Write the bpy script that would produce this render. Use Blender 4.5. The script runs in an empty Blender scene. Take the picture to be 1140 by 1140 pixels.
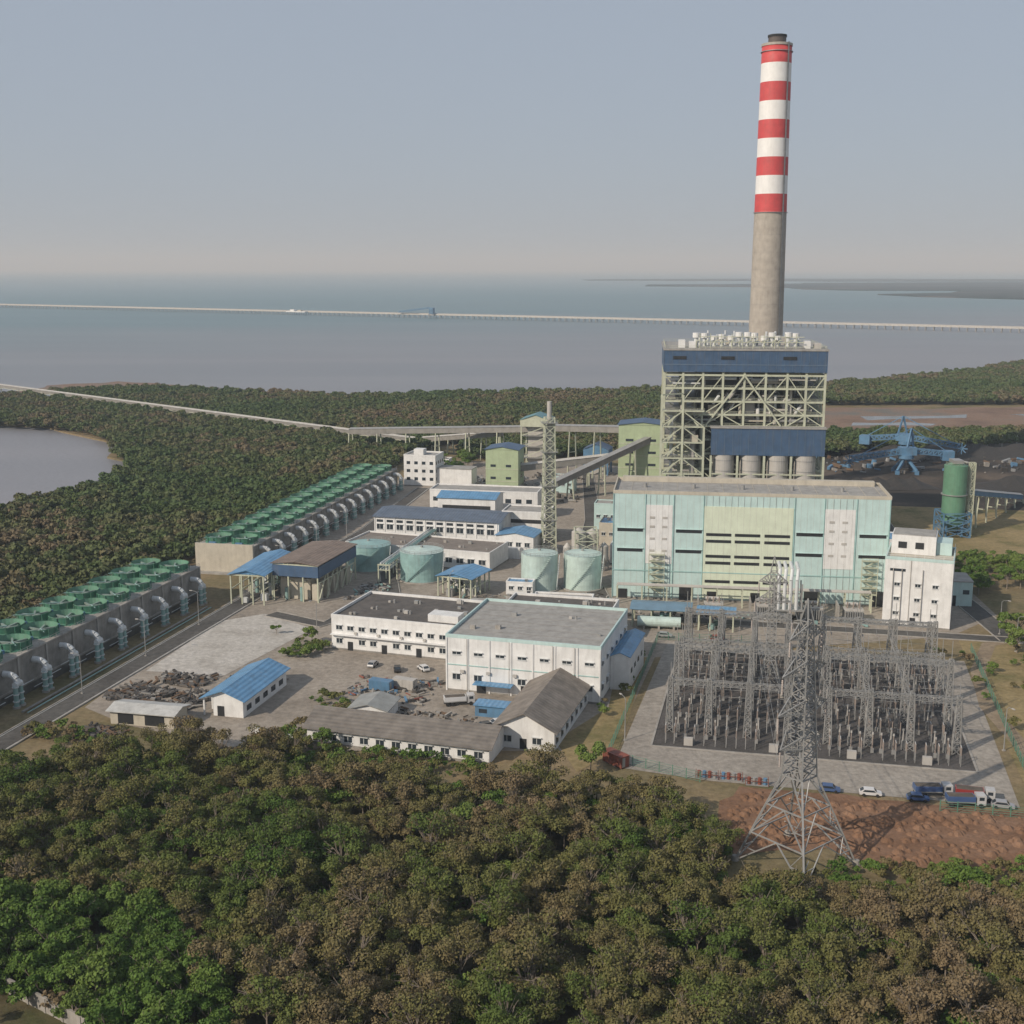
import bpy, math, random
import numpy as np
from mathutils import Vector
random.seed(7); rng=np.random.default_rng(7)
S=bpy.context.scene
# ------------------------------------------------------------------ materials
def newmat(name):
    m=bpy.data.materials.new(name); m.use_nodes=True
    nt=m.node_tree; b=nt.nodes['Principled BSDF']; return m,nt,b
def N(nt,t,**kw):
    n=nt.nodes.new(t)
    for k,v in kw.items(): setattr(n,k,v)
    return n
def ramp(nt,fac,stops):
    r=N(nt,'ShaderNodeValToRGB'); e=r.color_ramp.elements
    while len(e)<len(stops): e.new(0.5)
    for i,(p,c) in enumerate(stops): e[i].position=p; e[i].color=(*c,1)
    nt.links.new(fac,r.inputs[0]); return r.outputs[0]
def noise(nt,scale,detail=5,vec=None,sc=(1,1,1),rough=.6):
    g=N(nt,'ShaderNodeNewGeometry'); mp=N(nt,'ShaderNodeMapping'); mp.inputs['Scale'].default_value=sc
    nt.links.new(g.outputs['Position'],mp.inputs[0])
    n=N(nt,'ShaderNodeTexNoise'); n.inputs['Scale'].default_value=scale; n.inputs['Detail'].default_value=detail; n.inputs['Roughness'].default_value=rough
    nt.links.new(mp.outputs[0],n.inputs['Vector']); return n.outputs[0]
def mixc(nt,f,a,b,mode='MIX'):
    m=N(nt,'ShaderNodeMix',data_type='RGBA',blend_type=mode)
    for s,v in ((m.inputs[0],f),(m.inputs[6],a),(m.inputs[7],b)):
        if isinstance(v,(int,float)): s.default_value=v
        elif isinstance(v,tuple): s.default_value=(*v,1)
        else: nt.links.new(v,s)
    return m.outputs[2]
MATS={}
def M(name,col,rough=.7,var=.25,metal=0,streak=True,dirt=(.16,.13,.10)):
    if name in MATS: return MATS[name]
    m,nt,b=newmat(name)
    n1=noise(nt,.35,3); n2=noise(nt,1.2,3,sc=(1,1,.12) if streak else (1,1,1))
    c=mixc(nt,ramp(nt,n1,[(.35,(0,0,0)),(.75,(1,1,1))]),tuple(col),tuple(x*(1-var) for x in col))
    f=N(nt,'ShaderNodeMath',operation='MULTIPLY'); f.inputs[1].default_value=var*.9
    nt.links.new(ramp(nt,n2,[(.48,(0,0,0)),(.72,(1,1,1))]),f.inputs[0])
    c=mixc(nt,f.outputs[0],c,tuple(dirt))
    nt.links.new(c,b.inputs['Base Color']); b.inputs['Roughness'].default_value=rough; b.inputs['Metallic'].default_value=metal
    MATS[name]=m; return m
def corrugated(name,col,rough=.5,var=.25,axis=0,pitch=1.2):
    if name in MATS: return MATS[name]
    m=M(name,col,rough,var,streak=False)
    nt=m.node_tree; b=nt.nodes['Principled BSDF']
    tc=N(nt,'ShaderNodeTexCoord'); sp=N(nt,'ShaderNodeSeparateXYZ'); nt.links.new(tc.outputs['Object'],sp.inputs[0])
    w=N(nt,'ShaderNodeMath',operation='MULTIPLY'); w.inputs[1].default_value=6.283/pitch; nt.links.new(sp.outputs[axis],w.inputs[0])
    s=N(nt,'ShaderNodeMath',operation='SINE'); nt.links.new(w.outputs[0],s.inputs[0])
    bp=N(nt,'ShaderNodeBump'); bp.inputs['Distance'].default_value=.12; bp.inputs['Strength'].default_value=.35
    nt.links.new(s.outputs[0],bp.inputs['Height']); nt.links.new(bp.outputs[0],b.inputs['Normal']); return m
def ground(name,stops,scale=.02,detail=6,fine=.6,rough=.95,sc=(1,1,1)):
    m,nt,b=newmat(name)
    a=noise(nt,scale,detail,sc=sc,rough=.65); c=ramp(nt,a,stops)
    f=noise(nt,fine,4,rough=.7); c=mixc(nt,.8,c,ramp(nt,f,[(.3,(.5,.5,.5)),(.7,(1,1,1))]),'MULTIPLY')
    nt.links.new(c,b.inputs['Base Color']); b.inputs['Roughness'].default_value=rough; b.inputs['Specular IOR Level'].default_value=.15
    bp=N(nt,'ShaderNodeBump'); bp.inputs['Distance'].default_value=.5; bp.inputs['Strength'].default_value=.5; nt.links.new(f,bp.inputs['Height']); nt.links.new(bp.outputs[0],b.inputs['Normal'])
    MATS[name]=m; return m
def leafmat(name,cols,patch=.02):
    m,nt,b=newmat(name)
    oi=N(nt,'ShaderNodeObjectInfo'); p=noise(nt,patch,2); q=noise(nt,1.1,1)
    a=N(nt,'ShaderNodeMath',operation='MULTIPLY_ADD'); a.inputs[1].default_value=.6; nt.links.new(oi.outputs['Random'],a.inputs[0])
    a2=N(nt,'ShaderNodeMath',operation='MULTIPLY_ADD'); a2.inputs[1].default_value=2.4; a2.inputs[2].default_value=-.95; nt.links.new(p,a2.inputs[0]); nt.links.new(a2.outputs[0],a.inputs[2])
    c=ramp(nt,a.outputs[0],[(i/(len(cols)-1),k) for i,k in enumerate(cols)])
    c=mixc(nt,.6,c,ramp(nt,q,[(.35,(.6,.6,.6)),(.65,(1,1,1))]),'MULTIPLY')
    nt.links.new(c,b.inputs['Base Color']); b.inputs['Roughness'].default_value=.7; b.inputs['Specular IOR Level'].default_value=.15
    MATS[name]=m; return m
white=M('white_paint_wall',(.73,.73,.72),.6,.18); mint=M('mint_cladding',(.48,.63,.615),.6,.13); pale=M('pale_green_cladding',(.62,.68,.54),.6,.12)
olive=M('green_cladding',(.38,.46,.29),.6,.15); beige=M('beige_wall',(.5,.46,.38),.7,.2); conc=M('concrete',(.36,.34,.31),.85,.35)
concd=M('stained_concrete',(.29,.275,.25),.9,.45); blue=M('blue_cladding',(.055,.105,.19),.5,.25); broof=corrugated('blue_roof',(.12,.29,.49),.45,.3)
dark=M('dark_opening',(.02,.022,.025),.5,.1); glass=M('window_glass',(.03,.04,.05),.15,.1); darkroof=M('bitumen_roof',(.11,.10,.092),.9,.45,streak=False)
greyroof=M('grey_roof_membrane',(.35,.34,.32),.85,.35,streak=False); brownroof=corrugated('weathered_metal_roof',(.22,.17,.14),.8,.4); asb=corrugated('asbestos_roof',(.2,.18,.16),.9,.5,axis=1,pitch=1.1)
steel=M('cream_steel',(.50,.52,.40),.6,.2); galv=M('galvanised_steel',(.36,.36,.35),.5,.25,.3); tankm=M('tank_mint_paint',(.50,.62,.58),.5,.22); tankt=M('tank_teal_paint',(.28,.45,.44),.5,.3)
green=M('green_frp',(.05,.19,.12),.6,.35); pipew=M('white_pipe',(.60,.62,.62),.5,.15); pipet=M('teal_pipe',(.25,.40,.38),.5,.25)
red=M('red_paint',(.58,.07,.07),.6,.2); chw=M('stack_white',(.78,.77,.75),.6,.1); chc=M('stack_concrete',(.42,.38,.33),.85,.25); siloc=M('silo_grey',(.45,.43,.40),.6,.2)
insul=M('insulator',(.30,.25,.22),.4,.2); bluep=M('blue_machine_paint',(.10,.22,.36),.5,.3); rust=M('rust_red',(.24,.07,.045),.7,.4); boilm=M('boiler_casing',(.22,.21,.185),.7,.45); gsilo=M('dark_green_paint',(.12,.26,.17),.5,.2)
tyre=M('tyre_rubber',(.02,.02,.02),.9,.1); coal=M('coal',(.035,.032,.030),.9,.2,streak=False); mtrim=M('mint_trim',(.33,.52,.50)); btrim=M('band_trim',(.12,.18,.26))
# ------------------------------------------------------------------ mesh builder
class MB:
    def __init__(s): s.v=[];s.f=[];s.m=[];s.ms=[]
    def mi(s,m):
        if m not in s.ms: s.ms.append(m)
        return s.ms.index(m)
    def add(s,vs,fs,m):
        o=len(s.v); s.v+=vs; k=s.mi(m)
        for f in fs: s.f.append([i+o for i in f]); s.m.append(k)
    def box(s,x0,x1,y0,y1,z0,z1,m):
        s.add([(x0,y0,z0),(x1,y0,z0),(x1,y1,z0),(x0,y1,z0),(x0,y0,z1),(x1,y0,z1),(x1,y1,z1),(x0,y1,z1)],[(3,2,1,0),(4,5,6,7),(0,1,5,4),(1,2,6,5),(2,3,7,6),(3,0,4,7)],m)
    def beam(s,p,q,w,m,n=4,w2=None):
        p=Vector(p);q=Vector(q);d=(q-p)
        if d.length<1e-6:return
        d.normalize()
        a=d.cross(Vector((0,0,1))) if abs(d.z)<.999 else Vector((1,0,0))
        a.normalize(); b=d.cross(a); w2=w if w2 is None else w2
        vs=[]
        for c,r in ((p,w),(q,w2)):
            for i in range(n):
                t=2*math.pi*(i+.5)/n; vs.append(tuple(c+(a*math.cos(t)+b*math.sin(t))*r*(.707 if n==4 else .5)))
        s.add(vs,[(i,(i+1)%n,n+(i+1)%n,n+i) for i in range(n)]+[tuple(range(n-1,-1,-1)),tuple(range(n,2*n))],m)
    def path(s,pts,w,m,n=8):
        for a,b in zip(pts,pts[1:]): s.beam(a,b,w,m,n)
    def cyl(s,x,y,z0,z1,r0,r1,m,n=24,cap=True):
        vs=[];
        for z,r in ((z0,r0),(z1,r1)):
            for i in range(n): t=2*math.pi*i/n; vs.append((x+r*math.cos(t),y+r*math.sin(t),z))
        fs=[(i,(i+1)%n,n+(i+1)%n,n+i) for i in range(n)]
        if cap: fs+=[tuple(range(n,2*n))]
        s.add(vs,fs,m)
    def gable(s,x0,x1,y0,y1,z0,z1,m,axis='y',ov=.5,wall=None):
        if axis=='y':
            xm=(x0+x1)/2; k=(z1-z0)/(xm-x0)*ov
            for sx,xe in ((x0-ov,xm),(x1+ov,xm)):
                s.add([(sx,y0-ov,z0-k),(xe,y0-ov,z1),(xe,y1+ov,z1),(sx,y1+ov,z0-k),(sx,y0-ov,z0-k+.18),(xe,y0-ov,z1+.18),(xe,y1+ov,z1+.18),(sx,y1+ov,z0-k+.18)],[(3,2,1,0),(4,5,6,7),(0,1,5,4),(1,2,6,5),(2,3,7,6),(3,0,4,7)],m)
            if wall:
                for y in (y0,y1): s.add([(x0,y,z0),(x1,y,z0),(xm,y,z1)],[(0,1,2)],wall)
        else:
            ym=(y0+y1)/2; k=(z1-z0)/(ym-y0)*ov
            for sy in (y0-ov,y1+ov):
                s.add([(x0-ov,sy,z0-k),(x0-ov,ym,z1),(x1+ov,ym,z1),(x1+ov,sy,z0-k),(x0-ov,sy,z0-k+.18),(x0-ov,ym,z1+.18),(x1+ov,ym,z1+.18),(x1+ov,sy,z0-k+.18)],[(3,2,1,0),(4,5,6,7),(0,1,5,4),(1,2,6,5),(2,3,7,6),(3,0,4,7)],m)
            if wall:
                for x in (x0,x1): s.add([(x,y0,z0),(x,y1,z0),(x,ym,z1)],[(0,1,2)],wall)
    def lattice(s,x,y,z0,z1,w0,w1,n,t,m,horiz=True):
        def c(k):
            f=k/n; w=(w0+(w1-w0)*f)/2; z=z0+(z1-z0)*f
            return [(x-w,y-w,z),(x+w,y-w,z),(x+w,y+w,z),(x-w,y+w,z)]
        for k in range(n):
            a=c(k);b=c(k+1)
            for i in range(4):
                j=(i+1)%4
                s.beam(a[i],b[i],t*1.6,m); s.beam(a[i],b[j],t,m); s.beam(a[j],b[i],t,m)
                if horiz: s.beam(b[i],b[j],t,m)
    def truss(s,p,q,h,w,n,t,m):
        p=Vector(p);q=Vector(q); d=(q-p)/n; sd=d.cross(Vector((0,0,1))).normalized()*w/2; up=Vector((0,0,h))
        for k in range(n):
            a=p+d*k;b=a+d
            for sg in (-1,1):
                s.beam(a+sd*sg,b+sd*sg,t,m); s.beam(a+sd*sg+up,b+sd*sg+up,t,m)
                s.beam(a+sd*sg,b+sd*sg+up,t,m); s.beam(a+sd*sg,a+sd*sg+up,t,m)
            s.beam(a+sd,b-sd,t,m); s.beam(a+sd+up,b-sd+up,t,m)
    def rail(s,pts,m,h=1.1,t=.07):
        for a,b in zip(pts,pts[1:]):
            a=Vector(a);b=Vector(b); L=(b-a).length; n=max(1,int(L/2.5))
            for z in (.55,h): s.beam(a+Vector((0,0,z)),b+Vector((0,0,z)),t,m)
            for k in range(n+1):
                p=a+(b-a)*k/n; s.beam(p,p+Vector((0,0,h)),t,m)
    def done(s,name,loc=(0,0,0),rot=0):
        me=bpy.data.meshes.new(name); me.from_pydata([tuple(v) for v in s.v],[],s.f)
        for m in s.ms: me.materials.append(m)
        me.polygons.foreach_set('material_index',s.m); me.update()
        o=bpy.data.objects.new(name,me); S.collection.objects.link(o); o.location=loc; o.rotation_euler=(0,0,rot); return o
def frame(P1,P2):
    return (P1[0],P1[1],0), math.atan2(P2[1]-P1[1],P2[0]-P1[0]), math.hypot(P2[0]-P1[0],P2[1]-P1[1])
def win(b,face,u0,u1,z0,z1,W,D,m=None,fr=None):
    m=m or glass; e=.08
    if face=='f': 
        b.box(u0,u1,-e,.05,z0,z1,m)
        if fr: b.box(u0-.15,u1+.15,-.22,-.002,z0-.2,z0-.003,fr); b.box((u0+u1)/2-.06,(u0+u1)/2+.06,-.14,-e-.002,z0,z1,fr); b.box(u0-.15,u1+.15,-.5,-.002,z1+.1,z1+.22,fr)
    elif face=='r':
        b.box(W-.05,W+e,u0,u1,z0,z1,m)
        if fr: b.box(W+.002,W+.22,u0-.15,u1+.15,z0-.2,z0-.003,fr); b.box(W+.002,W+.5,u0-.15,u1+.15,z1+.1,z1+.22,fr)
    elif face=='l': b.box(-e,.05,u0,u1,z0,z1,m)
def parapet(b,W,D,h,m,hh=.8,t=.35,trim=None):
    tm=trim or m
    b.box(-.06,W+.06,-.06,t,h+.001,h+hh,tm); b.box(-.06,W+.06,D-t,D+.06,h+.001,h+hh,tm)
    b.box(-.06,t,t+.002,D-t-.002,h+.001,h+hh,tm); b.box(W-t,W+.06,t+.002,D-t-.002,h+.001,h+hh,tm)
def block(b,W,D,h,wall,roof,hh=.8,trim=None):
    b.box(0,W,0,D,0,h,wall); b.box(.36,W-.36,.36,D-.36,h-.1,h+.15,roof); parapet(b,W,D,h,wall,hh,trim=trim)
    b.box(-.03,W+.03,-.03,D+.03,0,.5,concd)
def rooftop(b,W,D,h,n=6):
    for i in range(n):
        x=random.uniform(2,W-3);y=random.uniform(2,D-3);s=random.uniform(.4,1.1)
        b.box(x,x+s*1.3,y,y+s,h+.15,h+.15+s,random.choice([galv,siloc,conc])); 
        if random.random()<.4: b.cyl(x+2,y,h+.15,h+1.2,.3,.3,galv,10)
# ------------------------------------------------------------------ terrain
land=[(-3000,-800),(3000,-800),(3000,2600),(1400,2050),(900,1700),(581,1395),(470,1270),(400,1205),(287,1120),(215,1085),(135,1075),(60,1040),(0,1050),(-80,1020),(-150,1015),(-230,1050),(-310,1085),(-380,1050),(-423,1015),(-560,1040),(-900,1000),(-900,800),(-351,836),(-300,815),(-274,790),(-240,740),(-230,700),(-205,655),(-198,620),(-203,585),(-215,545),(-240,505),(-330,470),(-900,430),(-3000,400)]
def irregular(poly,step=25,amp=6,far=1500):
    out=[];r=np.random.default_rng(3)
    for a,b in zip(poly,poly[1:]+poly[:1]):
        a=np.array(a,float);b=np.array(b,float);L=np.linalg.norm(b-a)
        n=1 if (abs(a).max()>far or abs(b).max()>far) else max(1,int(L/step))
        for k in range(n):
            p=a+(b-a)*k/n
            if n>1: p=p+r.normal(0,amp,2)
            out.append((p[0],p[1]))
    return out
landi=irregular(land)
mg=ground('dry_ground',[(.3,(.11,.11,.05)),(.45,(.22,.18,.10)),(.6,(.29,.22,.13)),(.75,(.15,.14,.07))],.03)
def sheet(name,poly,z,m,skirt=0):
    me=bpy.data.meshes.new(name); n=len(poly); vs=[(x,y,z) for x,y in poly]; fs=[tuple(range(n))]
    if skirt: vs+=[(x,y,z-skirt) for x,y in poly]; fs+=[(i,n+i,n+(i+1)%n,(i+1)%n) for i in range(n)]
    me.from_pydata(vs,[],fs); me.materials.append(m); me.update(); o=bpy.data.objects.new(name,me); S.collection.objects.link(o); return o
sheet('ground',landi,0,mg,2)
m,nt,b=newmat('sea_water')
g=N(nt,'ShaderNodeNewGeometry'); sp=N(nt,'ShaderNodeSeparateXYZ'); nt.links.new(g.outputs['Position'],sp.inputs[0])
mr=N(nt,'ShaderNodeMapRange'); mr.inputs[1].default_value=0; mr.inputs[2].default_value=10000
nn=noise(nt,.0011,5,sc=(.35,1.3,1)); ad=N(nt,'ShaderNodeMath',operation='MULTIPLY_ADD'); ad.inputs[1].default_value=2600; nt.links.new(nn,ad.inputs[0])
xs_=N(nt,'ShaderNodeMath',operation='MULTIPLY_ADD'); xs_.inputs[1].default_value=-.55; nt.links.new(sp.outputs[0],xs_.inputs[0]); nt.links.new(sp.outputs[1],xs_.inputs[2])
nt.links.new(xs_.outputs[0],ad.inputs[2]); nt.links.new(ad.outputs[0],mr.inputs[0])
c=ramp(nt,mr.outputs[0],[(0.16,(.255,.245,.26)),(.3,(.225,.235,.255)),(.42,(.14,.21,.235)),(.6,(.13,.215,.245)),(1,(.18,.26,.30))])
c=mixc(nt,.45,c,ramp(nt,noise(nt,.004,6,sc=(.25,1.6,1)),[(.4,(.76,.80,.84)),(.6,(1,1,1))]),'MULTIPLY')
nt.links.new(c,b.inputs['Base Color']); b.inputs['Roughness'].default_value=.45; b.inputs['Specular IOR Level'].default_value=.3
w=noise(nt,.25,4,sc=(1,1.5,1)); bp=N(nt,'ShaderNodeBump'); bp.inputs['Distance'].default_value=.6; bp.inputs['Strength'].default_value=.6; nt.links.new(w,bp.inputs['Height']); nt.links.new(bp.outputs[0],b.inputs['Normal'])
sheet('sea_water',[(-90000,-900),(90000,-900),(90000,120000),(-90000,120000)],-.9,m)
mudm=ground('mud',[(.35,(.19,.13,.10)),(.5,(.28,.19,.14)),(.65,(.19,.18,.16))],.02)
farm=ground('far_mangrove_land',[(.35,(.025,.035,.025)),(.52,(.04,.045,.035)),(.6,(.11,.09,.08)),(.7,(.05,.05,.04))],.002,fine=.03)
sheet('mudflat',irregular([(-330,1092),(-300,1100),(-240,1075),(-250,1120),(-310,1150),(-380,1190),(-430,1150),(-440,1060)],20,4),-.7,mudm)
sheet('distant_coast_terrain',irregular([(600,7600),(1500,6900),(1500,6300),(2200,5600),(1500,5100),(1750,4300),(2300,3900),(9000,3500),(12000,11500),(2500,9000)],400,90,1e6),3,farm,5)
sheet('distant_coast_terrain',irregular([(467,10800),(2500,9900),(9000,9500),(9000,10800),(3000,12200),(900,11800)],400,90,1e6),3,farm,5)
plot=ground('pavement_dusty',[(.3,(.27,.235,.195)),(.5,(.36,.315,.265)),(.7,(.42,.375,.32))],.05)
sheet('plant_pavement',[(-106,290),(-92,278),(-60,262),(14,262),(24,268),(40,330),(130,350),(152,372),(165,520),(150,650),(-40,690),(-62,610)],.03,plot)
yard=ground('pale_concrete_slab',[(.35,(.42,.39,.35)),(.5,(.53,.50,.455)),(.7,(.57,.54,.50))],.08)
sheet('concrete_yard',[(-99,318),(-77,314),(-60,358),(-78,374),(-90,366)],.07,yard)
asph=ground('asphalt',[(.3,(.085,.08,.075)),(.6,(.13,.125,.117))],.06); roadc=ground('concrete_road',[(.3,(.30,.27,.235)),(.6,(.40,.365,.32)),(.75,(.33,.30,.27))],.06)
dirt=ground('dirt_track',[(.3,(.26,.20,.14)),(.6,(.34,.27,.19))],.08)
def road(name,pts,w,m,z=.1,edge=True,lines=False):
    b=MB(); lm=M('road_marking',(.6,.6,.57),.8,.3,streak=False)
    L=[];R=[];C=[]
    for i,p in enumerate(pts):
        a=Vector(pts[max(0,i-1)]);c=Vector(pts[min(len(pts)-1,i+1)]); d=(c-a).normalized(); n=Vector((-d.y,d.x)); L.append(Vector(p)+n*w/2);R.append(Vector(p)-n*w/2);C.append((Vector(p)+n*(w/2-.5),Vector(p)-n*(w/2-.5)))
    for i in range(len(pts)-1):
        b.add([(R[i].x,R[i].y,z),(R[i+1].x,R[i+1].y,z),(L[i+1].x,L[i+1].y,z),(L[i].x,L[i].y,z)],[(0,1,2,3)],m)
        if edge:
            for A in (L,R): b.beam((A[i].x,A[i].y,z+.05),(A[i+1].x,A[i+1].y,z+.05),.3,conc)
        if lines:
            for k in (0,1): b.beam((C[i][k].x,C[i][k].y,z),(C[i+1][k].x,C[i+1][k].y,z),.16,lm)
    return b.done(name)
road('asphalt_road',[(-122,245),(-113,282),(-90,378),(-78,428),(-60,500),(-44,600)],7,asph,.1,True,True)
road('asphalt_road',[(-76,374),(-58,362),(-52,372),(-40,395),(-20,388),(30,372),(120,352),(150,345)],6,asph,.09)
road('asphalt_road',[(-40,395),(-46,440),(-30,520),(-20,600)],6,asph,.085)
road('asphalt_road',[(30,372),(26,440),(35,520),(40,640),(120,640),(165,560),(150,460),(146,345)],7,asph,.08)
road('dirt_track',[(112,228),(116,262),(118,290),(126,318),(138,342),(160,352),(200,356)],4,dirt,.075,False)
SO=(32,265,0); SA=math.radians(-12.4)
ca,sa=math.cos(SA),math.sin(SA)
def SW(u,v,z=0): return (SO[0]+u*ca-v*sa,SO[1]+u*sa+v*ca,z)
gravel=ground('dark_gravel',[(.35,(.085,.08,.075)),(.6,(.135,.125,.12))],.2,fine=2.5)
sheet('switchyard_road',[SW(*p)[:2] for p in [(-7,-14),(14,-17),(76,-17),(78,80),(-4,80)]],.06,roadc)
sheet('switchyard_gravel',[SW(*p)[:2] for p in [(0,0),(32.5,0),(32.5,73),(0,73)]],.12,gravel)
sheet('switchyard_gravel',[SW(*p)[:2] for p in [(35.5,0),(70,0),(70,73),(35.5,73)]],.12,gravel)
b=MB()
for x0,x1,y0,y1 in [(-.5,33,-.5,0),(35,70.5,-.5,0),(-.5,33,73,73.5),(35,70.5,73,73.5),(-.5,0,0,73),(70,70.5,0,73),(32.5,33,0,73),(35,35.5,0,73)]: b.box(x0,x1,y0,y1,0,.25,conc)
b.done('switchyard_kerb',SO,SA)
grass=ground('dry_grass',[(.3,(.14,.14,.055)),(.5,(.30,.235,.12)),(.7,(.36,.28,.15))],.06)
sheet('dry_grass_verge',[(14,250),(24,262),(38,330),(30,332),(24,290),(10,268)],.05,grass)
sheet('dry_grass_field',[SW(*p)[:2] for p in [(79,-20),(130,-20),(135,100),(79,100)]],.05,grass)
floor=ground('forest_floor_litter',[(.3,(.06,.065,.03)),(.5,(.12,.10,.055)),(.7,(.09,.10,.04))],.08)
sheet('forest_floor',[(-125,100),(125,100),(125,200),(66,201),(60,192),(44,192),(38,204),(40,214),(24,234),(8,239),(-5,235),(-42,241),(-62,256),(-75,261),(-112,246),(-130,250)],.06,floor)
soil=ground('red_soil',[(.3,(.17,.095,.058)),(.5,(.25,.145,.09)),(.7,(.29,.18,.12))],.12,fine=.9,sc=(.5,1.5,1))
sheet('red_soil_strip',irregular([(40,212),(43,233),(48,243),(110,227),(112,208),(70,204),(60,214)],5,.7),.07,soil)
coalg=ground('coal_dust_ground',[(.3,(.04,.037,.034)),(.5,(.075,.063,.053)),(.65,(.16,.125,.095))],.02)
sheet('coal_yard_ground',[(140,560),(240,540),(420,600),(420,860),(195,800),(135,680)],.055,coalg)
sheet('mud_field',irregular([(205,830),(330,800),(480,850),(520,960),(240,955),(200,900)],20,4),.05,mudm)
pondm,nt,b_=newmat('pond_water'); b_.inputs['Base Color'].default_value=(.16,.155,.15,1); b_.inputs['Roughness'].default_value=.15
for q in [[(250,880),(330,890),(340,905),(255,900)],[(380,900),(470,915),(460,925),(370,912)],[(230,850),(290,845),(300,855),(240,862)]]: sheet('pond_water',irregular(q,20,2),.09,pondm)
sheet('dry_grass_field',[(150,430),(235,450),(230,545),(158,560)],.045,grass)
# ------------------------------------------------------------------ turbine hall
loc,r,W=frame((33,394),(120,382)); D=26;h=35
b=MB(); block(b,W,D,h,mint,greyroof,1.1,beige)
b.box(10.7,19.3,-.12,0,12,31.5,white); b.box(67.5,77,-.12,0,12,31.5,white); b.box(29.4,57.7,-.15,0,1,31.5,pale)
for z in (22.5,15.8):
    for u in (1.5,20.5,58.8,78.5): win(b,'f',u,u+8.3,z,z+1.1,W,D,dark); b.box(u-.2,u+8.5,-.5,-.003,z+1.15,z+1.3,mint)
for z in (21.8,19.6,14.6,12.4,6.2):
    for u in (30.2,39.4,48.8):
        b.box(u,u+8,-.3,-.152,z,z+.9,dark if random.random()<.85 else mtrim)
for z in (27,24,20,16):
    for u in (12,16,69,73): b.box(u,u+1.6,-.25,-.122,z,z+.7,siloc)
for u in (0,10.4,19.5,29.1,57.9,67.2,77.2,87.4): b.box(u,u+.22,-.28,-.001,0,35,mtrim)
for k in range(1,44):
    u=k*2.0
    b.box(u,u+.05,-.155 if 29.4<u<57.7 or 10.7<u<19.3 or 67.5<u<77 else -.02,-.001,.5,34.9,siloc)
for u in (22,62,83): b.box(u,u+4.5,-.18,.05,0,5,dark)
for u in (2,31,45,52): b.box(u,u+3,-.2,-.156,0,3.2,dark)
b.box(0,W,-.25,-.16,9.4,9.7,mtrim); b.box(29.4,57.7,-.9,-.16,4.6,4.9,pale)
for i in range(5): b.cyl(10+i*16,12,h+.15,h+1.6,.6,.6,galv,12)
b.box(2,W-2,D-3,D-.5,h+.16,h+1.8,beige)
for i in range(18): b.box(i*5+.5,i*5+.62,1,D-3.2,h+.16,h+.24,beige)
for x0 in (12.5,80):
    for k in range(6):
        z=2+k*2.2; b.beam((x0 if k%2 else x0+4,-1.2,z),(x0+4 if k%2 else x0,-1.2,z+2.2),.3,steel); b.box(x0-.5,x0+4.5,-2,-.3,z+2.15,z+2.25,steel); b.rail([(x0-.5,-2,z+2.2),(x0+4.5,-2,z+2.2)],steel)
    for x in (x0-.5,x0+4.5): b.beam((x,-2,0),(x,-2,16),.2,steel)
b.done('turbine_hall_building',loc,r)
loc,r,W=frame((113.2,363),(131.5,356)); b=MB(); D=20;h=20.5; block(b,W,D,h,white,beige,.9,mint)
for z in (3.5,8,12.5):
    for u in (3,9,14): win(b,'f',u,u+1.5,z,z+.9,W,D,None,pipew)
win(b,'f',1.5,6,17,17.8,W,D); b.box(7.4,7.6,-.2,-.001,0,h,siloc); b.box(8,9.6,-.1,.05,0,2.8,dark)
for z in (3.5,12.5):
    for u in (3,8,13): win(b,'r',u,u+2,z,z+1.4,W,D)
b.box(1,14,8,19,h+.2,h+6,white); b.box(1.3,13.7,8.3,18.7,h+6,h+6.2,greyroof); b.box(14.1,W-1,10,19,h+.2,h+4,mint)
for u in (3,8): b.box(u,u+2.5,7.9,8.05,h+2,h+4,dark)
b.rail([(0.2,.2,h+.9),(W-.2,.2,h+.9),(W-.2,D,h+.9)],white)
for u in (2.5,5,11): b.beam((u,-.4,0),(u,-.4,18),.25,siloc,6)
b.done('office_annex_building',loc,r)
# ------------------------------------------------------------------ boiler
b=MB(); W=60;D=44
def lev(z,y0=0,x0=0,x1=60,y1=44,rl=True):
    b.box(x0,x1,y0,y1,z-.25,z,galv)
    if rl: b.rail([(x0,y1,z),(x0,y0,z),(x1,y0,z),(x1,y1,z)],steel)
xs=[0,7,14.5,22,30,38,46,53,60]; ys=[0,9,18,27,36,44]
for x in xs:
    for y in ys:
        if y in (0,9,44) or x in (0,60) or x in (7,53): b.beam((x,y,0),(x,y,70),.8,steel)
for z in (12,24,31,37,42.5,47.6,52,57,62,67): 
    for y in (0,9,44): b.beam((0,y,z),(60,y,z),.7,steel)
    for x in (0,7,53,60): b.beam((x,0,z),(x,44,z),.6,steel)
for yy in (0,9):
    for i in range(len(xs)-1):
        for z0,z1 in ((24,31),(31,37),(37,42.5),(42.5,47.6),(47.6,52),(52,57),(57,67)):
            q=random.random()
            if q<.38: b.beam((xs[i],yy,z0),(xs[i+1],yy,z1),.36,steel)
            elif q<.7: b.beam((xs[i+1],yy,z0),(xs[i],yy,z1),.36,steel)
for y0,y1 in zip(ys,ys[1:]):
    for z0,z1 in ((12,24),(24,37),(37,47.6),(47.6,57),(57,67)):
        b.beam((60,y0,z0),(60,y1,z1),.4,steel); b.beam((0,y1,z0),(0,y0,z1),.4,steel)
for z in (31,42,47.6,52.2,57.2,62): lev(z,0 if z>47 else 1,0,60)
b.box(13,50,11,40,22,67.6,boilm)
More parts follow.
